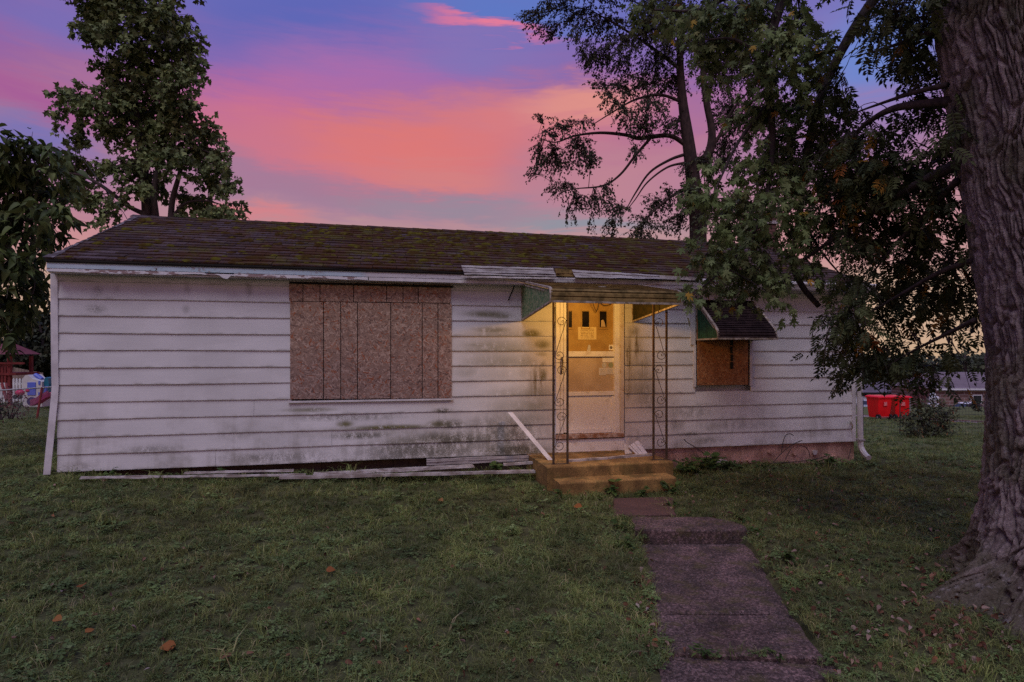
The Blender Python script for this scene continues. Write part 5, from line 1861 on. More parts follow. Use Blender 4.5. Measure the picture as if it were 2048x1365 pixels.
def trunk_mesh():
    nu, nv = 520, 620
    H = 7.2
    th = np.linspace(0, 2 * np.pi, nu, endpoint=False)
    vv = np.linspace(0, 1, nv)
    zz = (vv ** 1.35) * H
    cz = np.interp(zz, [0, .5, 1.0, 1.85, 4.4, 6, 7.2], [4.05, 4.06, 4.08, 4.09, 3.73, 3.50, 3.28])
    cy = YT + zz * .02
    rad = np.interp(zz, [0, .3, .7, 1.2, 2.2, 4.4, 7.2], [.50, .48, .465, .455, .455, .46, .40])
    r_ = np.random.default_rng(11)

    def pnoise(nu_, nv_, seed):
        g = np.random.default_rng(seed).random((nv_ + 3, nu_))
        u = (np.arange(nu) / nu * nu_)
        v = (zz / H * nv_)
        ui, vi = u.astype(int), v.astype(int)
        uf, vf = u - ui, v - vi
        uf = uf * uf * (3 - 2 * uf); vf = vf * vf * (3 - 2 * vf)
        a = g[vi][:, ui % nu_]; b = g[vi][:, (ui + 1) % nu_]
        c = g[vi + 1][:, ui % nu_]; d = g[vi + 1][:, (ui + 1) % nu_]
        return (a * (1 - uf) + b * uf) * (1 - vf)[:, None] + (c * (1 - uf) + d * uf) * vf[:, None]
    TH, ZZ = np.meshgrid(th, zz)
    wob = (pnoise(12, 14, 1) - .5) * 2.2 + (pnoise(34, 50, 2) - .5) * 1.1
    U, Vv = TH / (2 * np.pi) * 62 + wob, ZZ / .17 + (pnoise(40, 40, 5) - .5) * 1.4
    gr = np.random.default_rng(12)
    JX, JY = gr.random((160, 62)), gr.random((160, 62))
    Ui, Vi = np.floor(U).astype(int), np.floor(Vv).astype(int)
    f1 = np.full(U.shape, 9.0); f2 = np.full(U.shape, 9.0); idc = np.zeros(U.shape)
    for du in (-1, 0, 1):
        for dv in (-1, 0, 1):
            cu, cv = Ui + du, Vi + dv
            jx, jy = JX[(cv + 8) % 160, cu % 62], JY[(cv + 8) % 160, cu % 62]
            d_ = np.hypot(cu + .15 + .7 * jx - U, (cv + .05 + .9 * jy - Vv) * .42)
            nw = d_ < f1
            f2 = np.where(nw, f1, np.minimum(f2, d_)); f1 = np.where(nw, d_, f1); idc = np.where(nw, jx * 7 % 1, idc)
    edge = np.clip((f2 - f1) / .20, 0, 1)
    edge = edge * edge * (3 - 2 * edge)
    brk = pnoise(60, 150, 3)
    brk2 = pnoise(140, 320, 4)
    disp = .030 * (edge - .6) * (.6 + .8 * pnoise(10, 14, 9)) + .018 * (idc - .5) * edge + .012 * (brk - .5) + .012 * (brk2 - .5) + np.exp(-ZZ / .35) * (.07 * (pnoise(26, 60, 21) - .5) + .07 * (pnoise(60, 160, 22) - .5) + .05 * (pnoise(130, 300, 23) - .5))
    # root flare: lobes reaching out along the ground
    low = np.exp(-ZZ / .15)
    low2 = np.exp(-ZZ / .42)
    lob = np.zeros_like(TH)
    for (a, w, amp) in ((R(187), .19, 1.25), (R(216), .20, .95), (R(250), .20, .62), (R(288), .25, .5), (R(20), .4, .5), (R(110), .4, .5)):
        dth = (TH - a + np.pi) % (2 * np.pi) - np.pi
        lob += amp * np.exp(-(dth / w) ** 2)
    rr2 = rad[:, None] + disp * (1 + .8 * low2) + .10 * low2 + lob * low + .03 * (pnoise(9, 7, 8) - .5)
    # burl bumps on the left side
    X = cz[:, None] + rr2 * np.cos(TH)
    Y = cy[:, None] + rr2 * np.sin(TH)
    Z = ZZ + TZ - .03 - .22 * np.clip(rr2 - .75, 0, 1)
    V = np.stack([X - 3.93, Y - YT, Z - TZ], -1).reshape(-1, 3)
    idx = np.arange(nu * nv).reshape(nv, nu)
    nx_ = np.roll(idx, -1, 1)
    q = np.stack([idx[:-1], nx_[:-1], nx_[1:], idx[1:]], -1).reshape(-1, 4)
    me = bpy.data.meshes.new('trunk')
    me.vertices.add(len(V)); me.vertices.foreach_set('co', V.astype(np.float32).ravel())
    me.loops.add(q.size); me.loops.foreach_set('vertex_index', q.ravel().astype(np.int32))
    me.polygons.add(len(q))
    me.polygons.foreach_set('loop_start', (np.arange(len(q)) * 4).astype(np.int32))
    me.polygons.foreach_set('loop_total', np.full(len(q), 4, np.int32))
    me.polygons.foreach_set('use_smooth', [True] * len(q))
    at_ = me.attributes.new('plate', 'FLOAT', 'POINT')
    at_.data.foreach_set('value', idc.ravel().astype(np.float32))
    me.materials.append(M['bark'])
    me.update(calc_edges=True)
    return me


bl = [(1700, 300, 56, 36, 5.6), (1760, 330, 56, 46, 5.6), (1820, 350, 56, 46, 5.2), (1880, 400, 44, 46, 5.0), (1780, 420, 56, 40, 5.6), (1700, 400, 50, 38, 5.8), (1850, 470, 50, 40), (1760, 490, 46, 36), (1820, 540, 50, 40), (1900, 520, 34, 46, 5.0), (1715, 572, 30, 28), (1780, 600, 44, 34), (1862, 596, 46, 28), (1922, 600, 22, 30, 5.0),
      (1700, 645, 44, 28), (1662, 665, 22, 18), (1735, 690, 40, 26), (1692, 700, 26, 20), (1790, 702, 36, 22, 5.6, .8), (1758, 716, 40, 18), (1846, 700, 40, 16, 5.6, .7), (1832, 736, 36, 16), (1905, 712, 26, 16, 5.2, .8), (1688, 740, 18, 12), (1665, 628, 20, 10), (1722, 622, 18, 10), (1652, 690, 8, 14, 5.6, .8),
      (1750, 22, 46, 22), (1800, 56, 44, 34), (1850, 60, 30, 34, 5.0), (1830, 118, 38, 28), (1876, 150, 18, 34, 4.9), (1860, 200, 34, 28, 5.2), (1898, 250, 22, 34, 4.9), (1902, 310, 22, 34, 4.9), (1806, 240, 30, 12), (1752, 108, 12, 22, 5.6, .8), (1720, 345, 40, 26, 5.8), (1640, 290, 40, 30, 6.0), (1650, 390, 46, 34, 6.0), (1650, 460, 40, 24, 6.0, .6), (1700, 480, 40, 30, 5.8, .7), (1660, 180, 30, 34, 5.8, .8), (1740, 260, 40, 22, 5.6), (1940, 560, 14, 40, 4.9), (1935, 450, 14, 30, 4.9), (1790, 20, 60, 30, 5.0), (1900, 60, 20, 50, 4.9),
      (1850, -120, 160, 80, 4.8, .35), (2100, -300, 250, 120, 4.4, .35), (2250, 200, 120, 200, 5.0, .4)]
al = [[(1935, 320, 4.6, 0.0504), (1860, 355, 4.9, 0.0396), (1790, 395, 5.2, 0.0324), (1720, 440, 5.5, 0.0288), (1650, 490, 5.7, 0.0202), (1580, 540, 5.9, 0.0086)],
      [(1925, 200, 4.6, 0.0432), (1850, 208, 4.8, 0.0360), (1785, 218, 5.0, 0.0288), (1730, 250, 5.3, 0.0202), (1680, 300, 5.6, 0.0158), (1630, 345, 5.9, 0.0072)],
      [(1895, 170, 4.6, 0.0252), (1830, 185, 4.8, 0.0180), (1740, 215, 5.2, 0.0101), (1690, 235, 5.5, 0.0043)],
      [(1950, 520, 4.7, 0.0288), (1880, 545, 5.0, 0.0216), (1800, 590, 5.3, 0.0144), (1730, 630, 5.5, 0.0101), (1665, 660, 5.7, 0.0050)],
      [(1950, 640, 4.7, 0.0216), (1890, 670, 5.0, 0.0158), (1830, 700, 5.3, 0.0101), (1770, 735, 5.5, 0.0050)],
      [(1880, 60, 4.6, 0.0288), (1820, 80, 4.8, 0.0202), (1760, 100, 5.1, 0.0086), (1700, 115, 5.4, 0.0036)],
      [(1915, 360, 4.7, 0.0288), (1860, 420, 5.0, 0.0216), (1800, 480, 5.3, 0.0144), (1750, 540, 5.5, 0.0086), (1715, 590, 5.6, 0.0043)]]
def wp(X, Y, Z): return (1024 + X / Y * FPX, 707 - (Z - EYE) / Y * FPX, Y)


for (X, Y, Z, r_) in ((4.2, .9, 7.2, 1.7), (6.4, 2.2, 7.6, 1.9), (3.4, 2.8, 7.6, 1.3), (7.4, .6, 7.0, 1.9), (5.2, -.9, 7.0, 1.7), (8.2, 3.4, 7.2, 1.9), (2.7, 1.3, 7.8, 1.1), (6.6, 4.6, 8.0, 1.7), (8.5, 1.4, 7.8, 1.6)):
    q = wp(X, Y, Z)
    bl.append((q[0], q[1], r_ / Y * FPX, r_ * .5 / Y * FPX, Y, .085))
for X, Y, Z in ((4.2, .9, 7.0), (6.4, 2.2, 7.4), (7.4, .6, 6.8), (8.2, 3.4, 7.0), (2.7, 1.3, 7.6)):
    al.append([wp(3.45, 4.45, 6.3) + (.14,), wp((3.45 + X) / 2, (4.45 + Y) / 2, Z - .1) + (.08,), wp(X, Y, Z) + (.03,)])
ot = tree('ash_tree', 'large old tree with deeply ridged trunk at the right edge', 'tree', (3.93, YT, TZ), al, bl, T_COMP, .20, L['ash'], M['bark_dark'],
          290, 5.5, spray=3, droop=.55, tlen=.35, depth=.9, trunk_n=0, jit=.4, singles=300, twig_r=.004, up=.9, twig_frac=.6)
link('trunk', trunk_mesh(), ot)
# ------------------------------------------------------------------ lawn: blade and clover tufts scattered over the ground
def tuft(n, r, h, lean, w, seed):
    g = np.random.default_rng(seed)
    v, f, rn = [], [], []
    for i in range(n):
        a = g.uniform(0, 2 * np.pi); d = r * math.sqrt(g.random())
        x, y = d * math.cos(a), d * math.sin(a)
        b = g.uniform(0, 2 * np.pi); hh = h * g.uniform(.45, 1.2); le = lean * hh * g.uniform(.3, 1.5)
        tw = g.uniform(0, 2 * np.pi)
        sx, sy = w * math.cos(tw), w * math.sin(tw)
        k = len(v)
        lx, ly = le * math.cos(b), le * math.sin(b)
        v += [(x - sx, y - sy, -.01), (x + sx, y + sy, -.01), (x + lx * .35 - sx * .8, y + ly * .35 - sy * .8, hh * .6), (x + lx * .35 + sx * .8, y + ly * .35 + sy * .8, hh * .6), (x + lx, y + ly, hh * (1 - .25 * lean))]
        f += [(k, k + 1, k + 3, k + 2), (k + 2, k + 3, k + 4)]
        rn += [g.random()] * 5
    return v, f, rn


def clover(n, r, h, s_, seed):
    g = np.random.default_rng(seed)
    v, f, rn = [], [], []
    for i in range(n):
        a = g.uniform(0, 2 * np.pi); d = r * math.sqrt(g.random())
        x, y, z = d * math.cos(a), d * math.sin(a), h * g.uniform(.4, 1.1)
        a0 = g.uniform(0, 6.28); q = g.random(); tx, ty = g.uniform(-.4, .4, 2)
        nl = 3 if g.random() < .7 else 1
        for j in range(nl):
            an = a0 + j * 2.09
            c, s2 = math.cos(an), math.sin(an)
            l = s_ * g.uniform(.7, 1.2) * (1 if nl == 3 else 2.2); w = l * (.48 if nl == 3 else .3)
            k = len(v)
            for u_, t_ in ((0, 0), (.6, w), (1.0, 0), (.6, -w)):
                px_, py_ = c * l * u_ - s2 * t_, s2 * l * u_ + c * t_
                v.append((x + px_, y + py_, z + px_ * tx + py_ * ty - .2 * l * u_ * u_))
            f += [(k, k + 1, k + 2), (k, k + 2, k + 3)]
            rn += [q] * 4
    return v, f, rn


def proto(name, data, m):
    v, f, rn = data
    me = bpy.data.meshes.new(name)
    me.from_pydata(v, [], f)
    a = me.attributes.new('rnd', 'FLOAT', 'POINT'); a.data.foreach_set('value', rn)
    me.materials.append(m)
    return bpy.data.objects.new(name, me)


def scatter(name, label, pts, rot, scl, idx, protos):
    """points mesh whose vertices carry instanced tufts"""
    pc = bpy.data.collections.new(name + '_kinds')
    for i, p in enumerate(protos):
        p.name = 'kind_%02d' % i
        pc.objects.link(p)
    me = bpy.data.meshes.new(name)
    me.vertices.add(len(pts)); me.vertices.foreach_set('co', np.asarray(pts, np.float32).ravel())
    a = me.attributes.new('rot', 'FLOAT_VECTOR', 'POINT'); a.data.foreach_set('vector', np.asarray(rot, np.float32).ravel())
    a = me.attributes.new('scl', 'FLOAT', 'POINT'); a.data.foreach_set('value', np.asarray(scl, np.float32))
    a = me.attributes.new('idx', 'INT', 'POINT'); a.data.foreach_set('value', np.asarray(idx, np.int32))
    o = link(name, me)
    ng = bpy.data.node_groups.new(name, 'GeometryNodeTree')
    ng.interface.new_socket('Geometry', in_out='INPUT', socket_type='NodeSocketGeometry')
    ng.interface.new_socket('Geometry', in_out='OUTPUT', socket_type='NodeSocketGeometry')
    gi, go = ng.nodes.new('NodeGroupInput'), ng.nodes.new('NodeGroupOutput')
    ip = ng.nodes.new('GeometryNodeInstanceOnPoints')
    ci = ng.nodes.new('GeometryNodeCollectionInfo')
    ci.inputs['Collection'].default_value = pc
    ci.inputs['Separate Children'].default_value = True
    ci.inputs['Reset Children'].default_value = True

    def attr(nm, ty):
        n = ng.nodes.new('GeometryNodeInputNamedAttribute'); n.data_type = ty; n.inputs['Name'].default_value = nm
        return n.outputs[0]
    er = ng.nodes.new('FunctionNodeEulerToRotation')
    ng.links.new(attr('rot', 'FLOAT_VECTOR'), er.inputs[0])
    ng.links.new(gi.outputs[0], ip.inputs['Points'])
    ng.links.new(ci.outputs[0], ip.inputs['Instance'])
    ip.inputs['Pick Instance'].default_value = True
    ng.links.new(attr('idx', 'INT'), ip.inputs['Instance Index'])
    ng.links.new(er.outputs[0], ip.inputs['Rotation'])
    ng.links.new(attr('scl', 'FLOAT'), ip.inputs['Scale'])
    ng.links.new(ip.outputs[0], go.inputs[0])
    md = o.modifiers.new('scatter', 'NODES')
    md.node_group = ng
    tag(o, label, kind='stuff')
    return o


def blocked(x, y, grow=0.0):
    """where no turf grows: walk, steps, house, trunk"""
    lx = (x - HX) * UX + (y - HY) * UY
    ly = (x - HX) * NX + (y - HY) * NY
    b = (lx > -.0 + grow) & (lx < 11.0 - grow) & (ly > -.03 + grow) & (ly < DEPTH)
    b |= (lx > 5.62) & (lx < 7.22) & (ly > -1.27) & (ly < 0)
    b |= on_walk(x, y, -.03 + .035 * np.sin(x * 17 + y * 13) * np.sin(y * 23))
    b |= ((x - 4.05) ** 2 + (y - YT) ** 2 < .60 ** 2)
    pxx = 1024 + FPX * x / np.maximum(y, .1)
    yp = np.interp(pxx, [1640, 1727, 1800, 1900, 1965, 2100], [33.0, 31.6, 29.8, 27.0, 25.4, 23.0])
    b |= (pxx > 1640) & (y > yp - .9) & (y < yp + 2.9)
    return b


def lawn():
    P, Rt, Sc, Ix = [], [], [], []
    g = np.random.default_rng(21)
    bands = [(1.9, 3.2, 620, .85), (3.2, 4.6, 470, .9), (4.6, 6.4, 330, 1.0), (6.4, 9.2, 230, 1.08), (9.2, 13, 90, 1.35), (13, 20, 40, 1.6), (20, 32, 16, 1.9)]
    for (y0, y1, den, sc) in bands:
        x0, x1 = -1.02 * y1 - .8, 1.02 * y1 + .8
        n = int(den * (y1 - y0) * (x1 - x0))
        x = g.uniform(x0, x1, n); y = g.uniform(y0, y1, n)
        ok = (np.abs(x) < .98 * y + .7) & ~blocked(x, y)
        if y0 > 9:      # only the parts beside the house can be seen
            ok &= (x / y > .50) | (x / y < -.66)
        # worn, thinner turf under the tree
        bare = np.exp(-((x - 3.4) ** 2 + (y - 4.2) ** 2) / 1.6)
        ok &= g.random(n) > .55 * bare
        x, y = x[ok], y[ok]
        n = len(x)
        z = np.concatenate([gz(x[i:i + 4000], y[i:i + 4000]) for i in range(0, n, 4000)]) if n else np.zeros(0)
        z = z + np.clip((14 - y) / 6, 0, 1) * (.012 * np.sin(x * 3.1 + y * 1.7) * np.sin(y * 2.3 - x) + .008 * np.sin(x * 7.1) * np.cos(y * 6.3))
        P.append(np.stack([x, y, z], 1))
        Rt.append(np.stack([g.uniform(-.2, .2, n), g.uniform(-.2, .2, n), g.uniform(0, 6.28, n)], 1))
        patch = np.sin(x * 1.3 + 2 * np.sin(y * .9)) * np.sin(y * 1.7 + np.sin(x * 1.1)) * .5 + .5
        clump = np.sin(x * 4.3 + y * 2.2) * np.sin(y * 5.1 - x * 1.7) * .5 + .5
        lx = (x - HX) * UX + (y - HY) * UY; ly = (x - HX) * NX + (y - HY) * NY
        wall = np.exp(-np.clip(-ly, 0, 9) / .22) * (lx > -.2) * (lx < 11.2)
        Sc.append(sc * g.uniform(.55, 1.15, n) * (.76 + .28 * clump * g.random(n) + .8 * (g.random(n) < .015)) * (1 + .55 * wall))
        cl_ = g.random(n) < (.16 + .30 * patch)
        Ix.append(np.where(cl_, 6 + g.integers(0, 3, n), g.integers(0, 6, n)))
    P, Rt, Sc, Ix = (np.concatenate(q) for q in (P, Rt, Sc, Ix))
    pr = [proto('g', tuft(34, .058, .066, 1.3, .0024, 31 + i), L['grass']) for i in range(4)]
    pr += [proto('g', tuft(16, .05, .11, 1.1, .0028, 41 + i), L['grass']) for i in range(2)]
    pr += [proto('g', clover(16, .06, .040, .017, 51 + i), L['clover']) for i in range(3)]
    print('tufts', len(P))
    scatter('grass', 'rough mown grass and clover of the lawn', P, Rt, Sc, Ix, pr)


lawn()


o = empty('overhead_wire', tuple(at(120, 255, 15)))
b = MB(); b.tube([at(120, 255, 15) - o.location, at(182, 340, 14.3) - o.location, at(246, 424, 13.6) - o.location, at(300, 520, 12.5) - o.location], .008, 4); b.build('cable', M['rubber'], o)
tag(o, 'thin overhead wire slanting down to the left of the roof', 'wire')

# ------------------------------------------------------------------ fallen leaves and bits in the grass
def litter():
    g = np.random.default_rng(5)
    pts = []
    # right hand lawn thick with leaves, a drift by the roots, a few on the left
    for n, fx in ((900, lambda k: (g.uniform(1650 - 350, 2048, k), 930 + 430 * g.random(k) ** 1.5)), (260, lambda k: (g.normal(1880, 110, k), g.normal(1240, 50, k))), (120, lambda k: (g.normal(1560, 60, k), g.normal(1130, 60, k))),
                  (150, lambda k: (g.uniform(0, 1260, k), 960 + 400 * g.random(k))), (60, lambda k: (g.normal(1290, 18, k), g.uniform(1100, 1320, k))), (70, lambda k: (g.uniform(1350, 1720, k), g.normal(948, 14, k)))):
        a, b = fx(n)
        pts += list(zip(a, b))
    P = []
    for px, py in pts:
        if py < 925 or py > 1400: continue
        w = drop(px, py, 1.9, 12)
        P.append((w.x, w.y, w.z + g.uniform(.025, .05)))
    P = np.array(P)
    P = P[~blocked(P[:, 0], P[:, 1])]
    n = len(P)
    D = g.normal(size=(n, 3)) * np.array((1, 1, .3)); N = np.array((0, 0, 1.)) + g.normal(size=(n, 3)) * .6
    me = leaves_mesh('leaf_litter', T_CURL, P, D, N, g.uniform(.018, .048, n) * np.where(g.random(n) < .10, 1.4, 1), L['litter'])
    tag(link('leaf_litter', me), 'dry curled leaves strewn through the grass', kind='stuff')


T_CURL = tpl_from_outline([(0, 0), (.22, .15), (.30, .45), (.20, .75), (0, 1.0)], .75, .55)
T_FLAT = tpl_from_outline([(0, 0), (.30, .18), (.38, .45), (.22, .75), (0, 1.0)], .3, .25)
litter()
for i, (px, py, s_, lab) in enumerate(((652, 1153, .06, 'pale orange leaf on the lawn in front of the picture window, alone in the grass'), (162, 1189, .075, 'bright orange leaf on the lawn far left, above the other orange ones'),
                                       (352, 1308, .075, 'large orange leaf near the bottom edge of the lawn, left of the middle'), (108, 1252, .06, 'orange leaf low on the far left of the lawn'),
                                       (170, 1282, .05, 'narrow orange leaf at the lower left, end on'), (1164, 1022, .08, 'flat tan leaf on the grass just left of the steps'), (878, 1008, .07, 'orange brown leaf on the lawn under the boarded window'))):
    w = drop(px, py, 1.9, 10)
    me = leaves_mesh('fallen_leaf', T_FLAT, np.zeros((1, 3)), np.array([(math.cos(i * 1.9), math.sin(i * 1.9) * .6, .1)]), np.array([(.1, -.6, .8)]), np.array([s_ * 1.15]), L['orangeleaf'], np.array([.1 + .13 * i]))
    tag(link('fallen_leaf', me, loc=(w.x, w.y, w.z + .05)), lab, 'leaf', 'orange leaves fallen on the lawn')


# ------------------------------------------------------------------ weeds
def weed(px, py, n, size, h, label, tpl=None, wide=.5, seed=0, base=None, cat='weed'):
    g = np.random.default_rng(seed + 100)
    w = drop(px, py, 1.9, 14) if base is None else base
    o = empty('weed', (w.x, w.y, w.z))
    st = MB()
    P, D = [], []
    ns = max(2, n // 4)
    for i in range(ns):
        a = g.uniform(0, 6.28); r_ = wide * h * g.random()
        tip = Vector((r_ * math.cos(a), r_ * math.sin(a), h * g.uniform(.55, 1.05)))
        st.tube([(0, 0, -.02), tip * .5 + Vector((0, 0, h * .1)), tip], .0025, 4)
        for k in range(4):
            t_ = g.uniform(.35, 1.0)
            P.append(np.array(tip) * t_); D.append(np.array((math.cos(a + g.normal() * 1.2), math.sin(a + g.normal() * 1.2), g.uniform(-.2, .6))))
    st.build('stem', L['weed'], o)
    me = leaves_mesh('leaves', tpl or T_OVAL, np.array(P), np.array(D), np.array((0, -.3, 1.0)) + g.normal(size=(len(P), 3)) * .3, size * g.uniform(.6, 1.2, len(P)), L['weed'])
    link('leaves', me, o)
    tag(o, label, cat)
    return o


def wallpt(px, py, off): return hw(*F(px, py, off))


weed(444, 950, 10, .06, .10, 'small bright weed sprouting at the wall left of the picture window', T_BROAD, .4, 1, wallpt(444, 952, .16))
weed(216, 950, 14, .06, .11, 'weed growing at the foot of the wall near its left corner', T_OVAL, .9, 2, wallpt(216, 956, .15))
weed(994, 935, 24, .10, .15, 'leafy weed rising over the fallen panels left of the steps', T_OVAL, .6, 3, wallpt(994, 945, .30))
weed(1222, 985, 26, .085, .19, 'bright green weed in front of the lower porch step', T_OVAL, .5, 4, wallpt(1222, 996, 1.34))
weed(1172, 995, 24, .05, .12, 'low grassy weed at the left foot of the lower step', T_NARROW, .7, 5, wallpt(1176, 1002, 1.34))
weed(1120, 998, 30, .07, .16, 'grassy clump against the left corner of the lower step', T_NARROW, .9, 33, wallpt(1126, 1002, 1.36))
weed(1275, 995, 34, .06, .15, 'leafy clump in front of the middle of the lower step', T_OVAL, 1.0, 34, wallpt(1278, 1000, 1.36))
weed(1345, 985, 30, .08, .17, 'leafy weed at the right end of the lower step', T_OVAL, .8, 6, wallpt(1345, 990, 1.36))
weed(1420, 950, 70, .11, .36, 'tall weed clump against the foundation right of the porch', T_OVAL, .8, 7, wallpt(1420, 955, .35))
weed(1385, 952, 60, .10, .30, 'weed clump tucked beside the right side of the steps', T_OVAL, .8, 17, wallpt(1380, 958, .45))
weed(1462, 948, 50, .09, .24, 'lower weed clump in the middle of the right foundation', T_OVAL, .9, 8, wallpt(1462, 950, .3))
weed(1520, 942, 34, .08, .16, 'small weed clump below the paint flakes of the right foundation', T_OVAL, .9, 31, wallpt(1520, 946, .25))
weed(1655, 930, 34, .08, .16, 'weed clump near the right end of the foundation', T_OVAL, .9, 32, wallpt(1655, 932, .25))
weed(1250, 1098, 26, .07, .12, 'broad weed at the left edge of the raised slab', T_BROAD, .9, 9)
weed(1236, 1060, 20, .06, .12, 'weed at the left side of the path beside the red slab', T_BROAD, .7, 19)
weed(1345, 1020, 16, .05, .09, 'small weed growing from the right edge of the red slab', T_OVAL, .7, 10)
weed(1570, 1128, 10, .13, .09, 'single broad dock leaf right of the path', T_BROAD, .7, 11)
weed(1520, 1075, 30, .05, .10, 'clover clump at the right corner of the raised slab', T_BROAD, 1.2, 12)
weed(1480, 1045, 18, .06, .09, 'weed at the rounded corner of the raised slab', T_BROAD, .9, 13)
weed(1410, 1314, 20, .06, .07, 'grassy sprig growing from the path joint near the bottom edge', T_NARROW, 1.2, 14)
weed(1560, 1322, 14, .05, .07, 'little weed in the path joint near its right end', T_NARROW, 1.2, 15)

# ------------------------------------------------------------------ play yard on the left
def gpoint(px, Y): return Vector(((px - 1024) / FPX * Y, Y, gz1((px - 1024) / FPX * Y, Y)))


YF = 21.0
o = empty('picket_fence', gpoint(60, 27))
B0 = o.location.copy()
zt = at(0, 757, 27).z; zb = B0.z
pk = MB()
pk.prism_x([(0, 0), (0, 0)], 0, 0) if False else None
hgt = zt - zb
w2 = .045
pk.loft([[(-w2, 0, 0), (w2, 0, 0), (w2, .02, 0), (-w2, .02, 0)], [(-w2, 0, hgt - .06), (w2, 0, hgt - .06), (w2, .02, hgt - .06), (-w2, .02, hgt - .06)], [(-.008, 0, hgt), (.008, 0, hgt), (.008, .02, hgt), (-.008, .02, hgt)]])
pkm = pk.mesh('picket', M['picket'])
for i in range(34):
    x = at(-60 + i * 6.2, 0, 27).x - B0.x
    c = link('picket', pkm, o); c.location = (x, 0, gz1(x + B0.x, 27) - B0.z)
xa, xb = at(-62, 0, 27).x - B0.x, at(148, 0, 27).x - B0.x
for z in (hgt * .28, hgt * .78):
    b = MB(); b.box(xa, xb, .022, .06, z - .04, z + .04); b.build('rail', M['picket'], o)
for px in (-20, 60, 140):
    b = MB(); x = at(px, 0, 27).x - B0.x; b.box(x - .05, x + .05, .062, .15, -.1, hgt + .03); b.build('post', M['picket'], o)
tag(o, 'white picket fence across the back of the play yard', 'fence')

o = empty('board_fence', gpoint(45, 31))
B0 = o.location.copy()
for i in range(16):
    b = MB()
    x = at(-10 + i * 6.2, 0, 31).x - B0.x
    hh = at(0, 735 + 1.2 * abs(i - 6), 31).z - B0.z
    b.box(x - .075, x + .075, 0, .02, 0, hh); b.build('board', M['tanwood'], o)
b = MB(); b.box(at(-12, 0, 31).x - B0.x, at(86, 0, 31).x - B0.x, -.04, -.002, 1.0, 1.1); b.build('rail', M['tanwood'], o)
tag(o, 'tan board fence showing beyond the white pickets', 'fence')

# chain link fence in front of the yard
o = empty('chain_link_fence', gpoint(70, 20))
B0 = o.location.copy()
p0, p1 = at(-60, 785, 19.2), at(112, 774, 20.4)
b = MB(); b.tube([p0 - B0, p1 - B0], .024, 8); b.build('top_rail', M['galv'], o)
for (pxt, pyt, pxb, pyb) in ((84, 775, 74, 832), (-30, 782, -30, 838)):
    t_ = at(pxt, pyt, 20.2); b_ = at(pxb, pyb, 20.0); b_.z = gz1(b_.x, b_.y)
    b = MB(); b.tube([t_ - B0, b_ - B0], .035, 8); b.build('post', M['redwood'] if pxt > 0 else M['galv'], o)
b = MB()
n = 46
for i in range(n):
    f0 = i / n
    a = p0.lerp(p1, f0)
    zb_ = gz1(a.x, a.y) + .03
    hh = a.z - zb_
    for sg in (1, -1):
        f1 = f0 + sg * hh / (p1 - p0).length
        c = p0.lerp(p1, f1); c.z = zb_
        if 0 <= f1 <= 1.0: b.tube([a - B0, c - B0], .0028, 3)
tag(b.build('wire_mesh', M['galv'], o), kind='stuff')
tag(o, 'chain link fence with a pipe rail and one leaning red post', 'fence')

# play tower
YPT = 25.0
o = empty('play_tower', gpoint(12, YPT))
B0 = o.location.copy()
sx = YPT / FPX
def tb(px0, px1, py0, py1, d0, d1, name, m):
    a, c = at(px0, py1, YPT), at(px1, py0, YPT)
    b = MB(); b.box(a.x - B0.x, c.x - B0.x, d0, d1, a.z - B0.z, c.z - B0.z); return b.build(name, m, o)
for px in (-28, 18):
    for d in (0, 1.1):
        tb(px - 2.6, px + 2.6, 712, 812 if d == 0 else 806, d, d + .11, 'post', M['redwood'])
tb(-34, 34, 746, 751, -.05, 1.2, 'floor_beam', M['redwood'])
tb(-34, 51, 725, 729, -.09, -.02, 'swing_beam', M['redwood'])
tb(-32, 24, 729.5, 733, -.04, .0, 'rail', M['redwood'])
for i, px in enumerate((-22, -15, -8, -1, 5, 11)):
    tb(px - 2.2, px + 2.2, 733.5, 766, -.03, .02, 'slat', M['redwood'])
b = MB()
ap = at(-5, 683, YPT) - B0; e0 = at(-40, 709, YPT) - B0; e1 = at(30, 709, YPT) - B0
for k in range(5):
    f0, f1 = k / 5, (k + 1) / 5
    l0, l1 = e0.lerp(ap, f0), e0.lerp(ap, f1); r0, r1 = e1.lerp(ap, f0), e1.lerp(ap, f1)
    dd = lambda q, f_: Vector((q.x, -.3 + .85 * f_, q.z))
    b = MB()
    b.hexa([dd(l0, f0), dd(r0, f0), dd(r0, f0) + Vector((0, .03, 0)), dd(l0, f0) + Vector((0, .03, 0)), dd(l1, f1 - .04), dd(r1, f1 - .04), dd(r1, f1 - .04) + Vector((0, .03, 0)), dd(l1, f1 - .04) + Vector((0, .03, 0))])
    b.build('roof_board', M['redroof'], o)
b = MB(); b.loft([[Vector((e1.x, -.3, e1.z)), Vector((e1.x, 1.4, e1.z)), Vector((ap.x, .6, ap.z))], [Vector((e1.x - .04, -.26, e1.z)), Vector((e1.x - .04, 1.36, e1.z)), Vector((ap.x - .04, .6, ap.z - .03))]]); b.build('roof_side', M['redroof'], o)
for k, px in enumerate((4, 13)):
    a, c = at(px, 768, YPT - .6) - B0, at(px + 9, 800, YPT - 1.1) - B0
    b = MB(); b.tube([a, c], .06, 6); b.build('ladder_rail', M['redwood'], o)
tag(o, 'red timber play tower with a shingled roof at the far left', 'play tower')

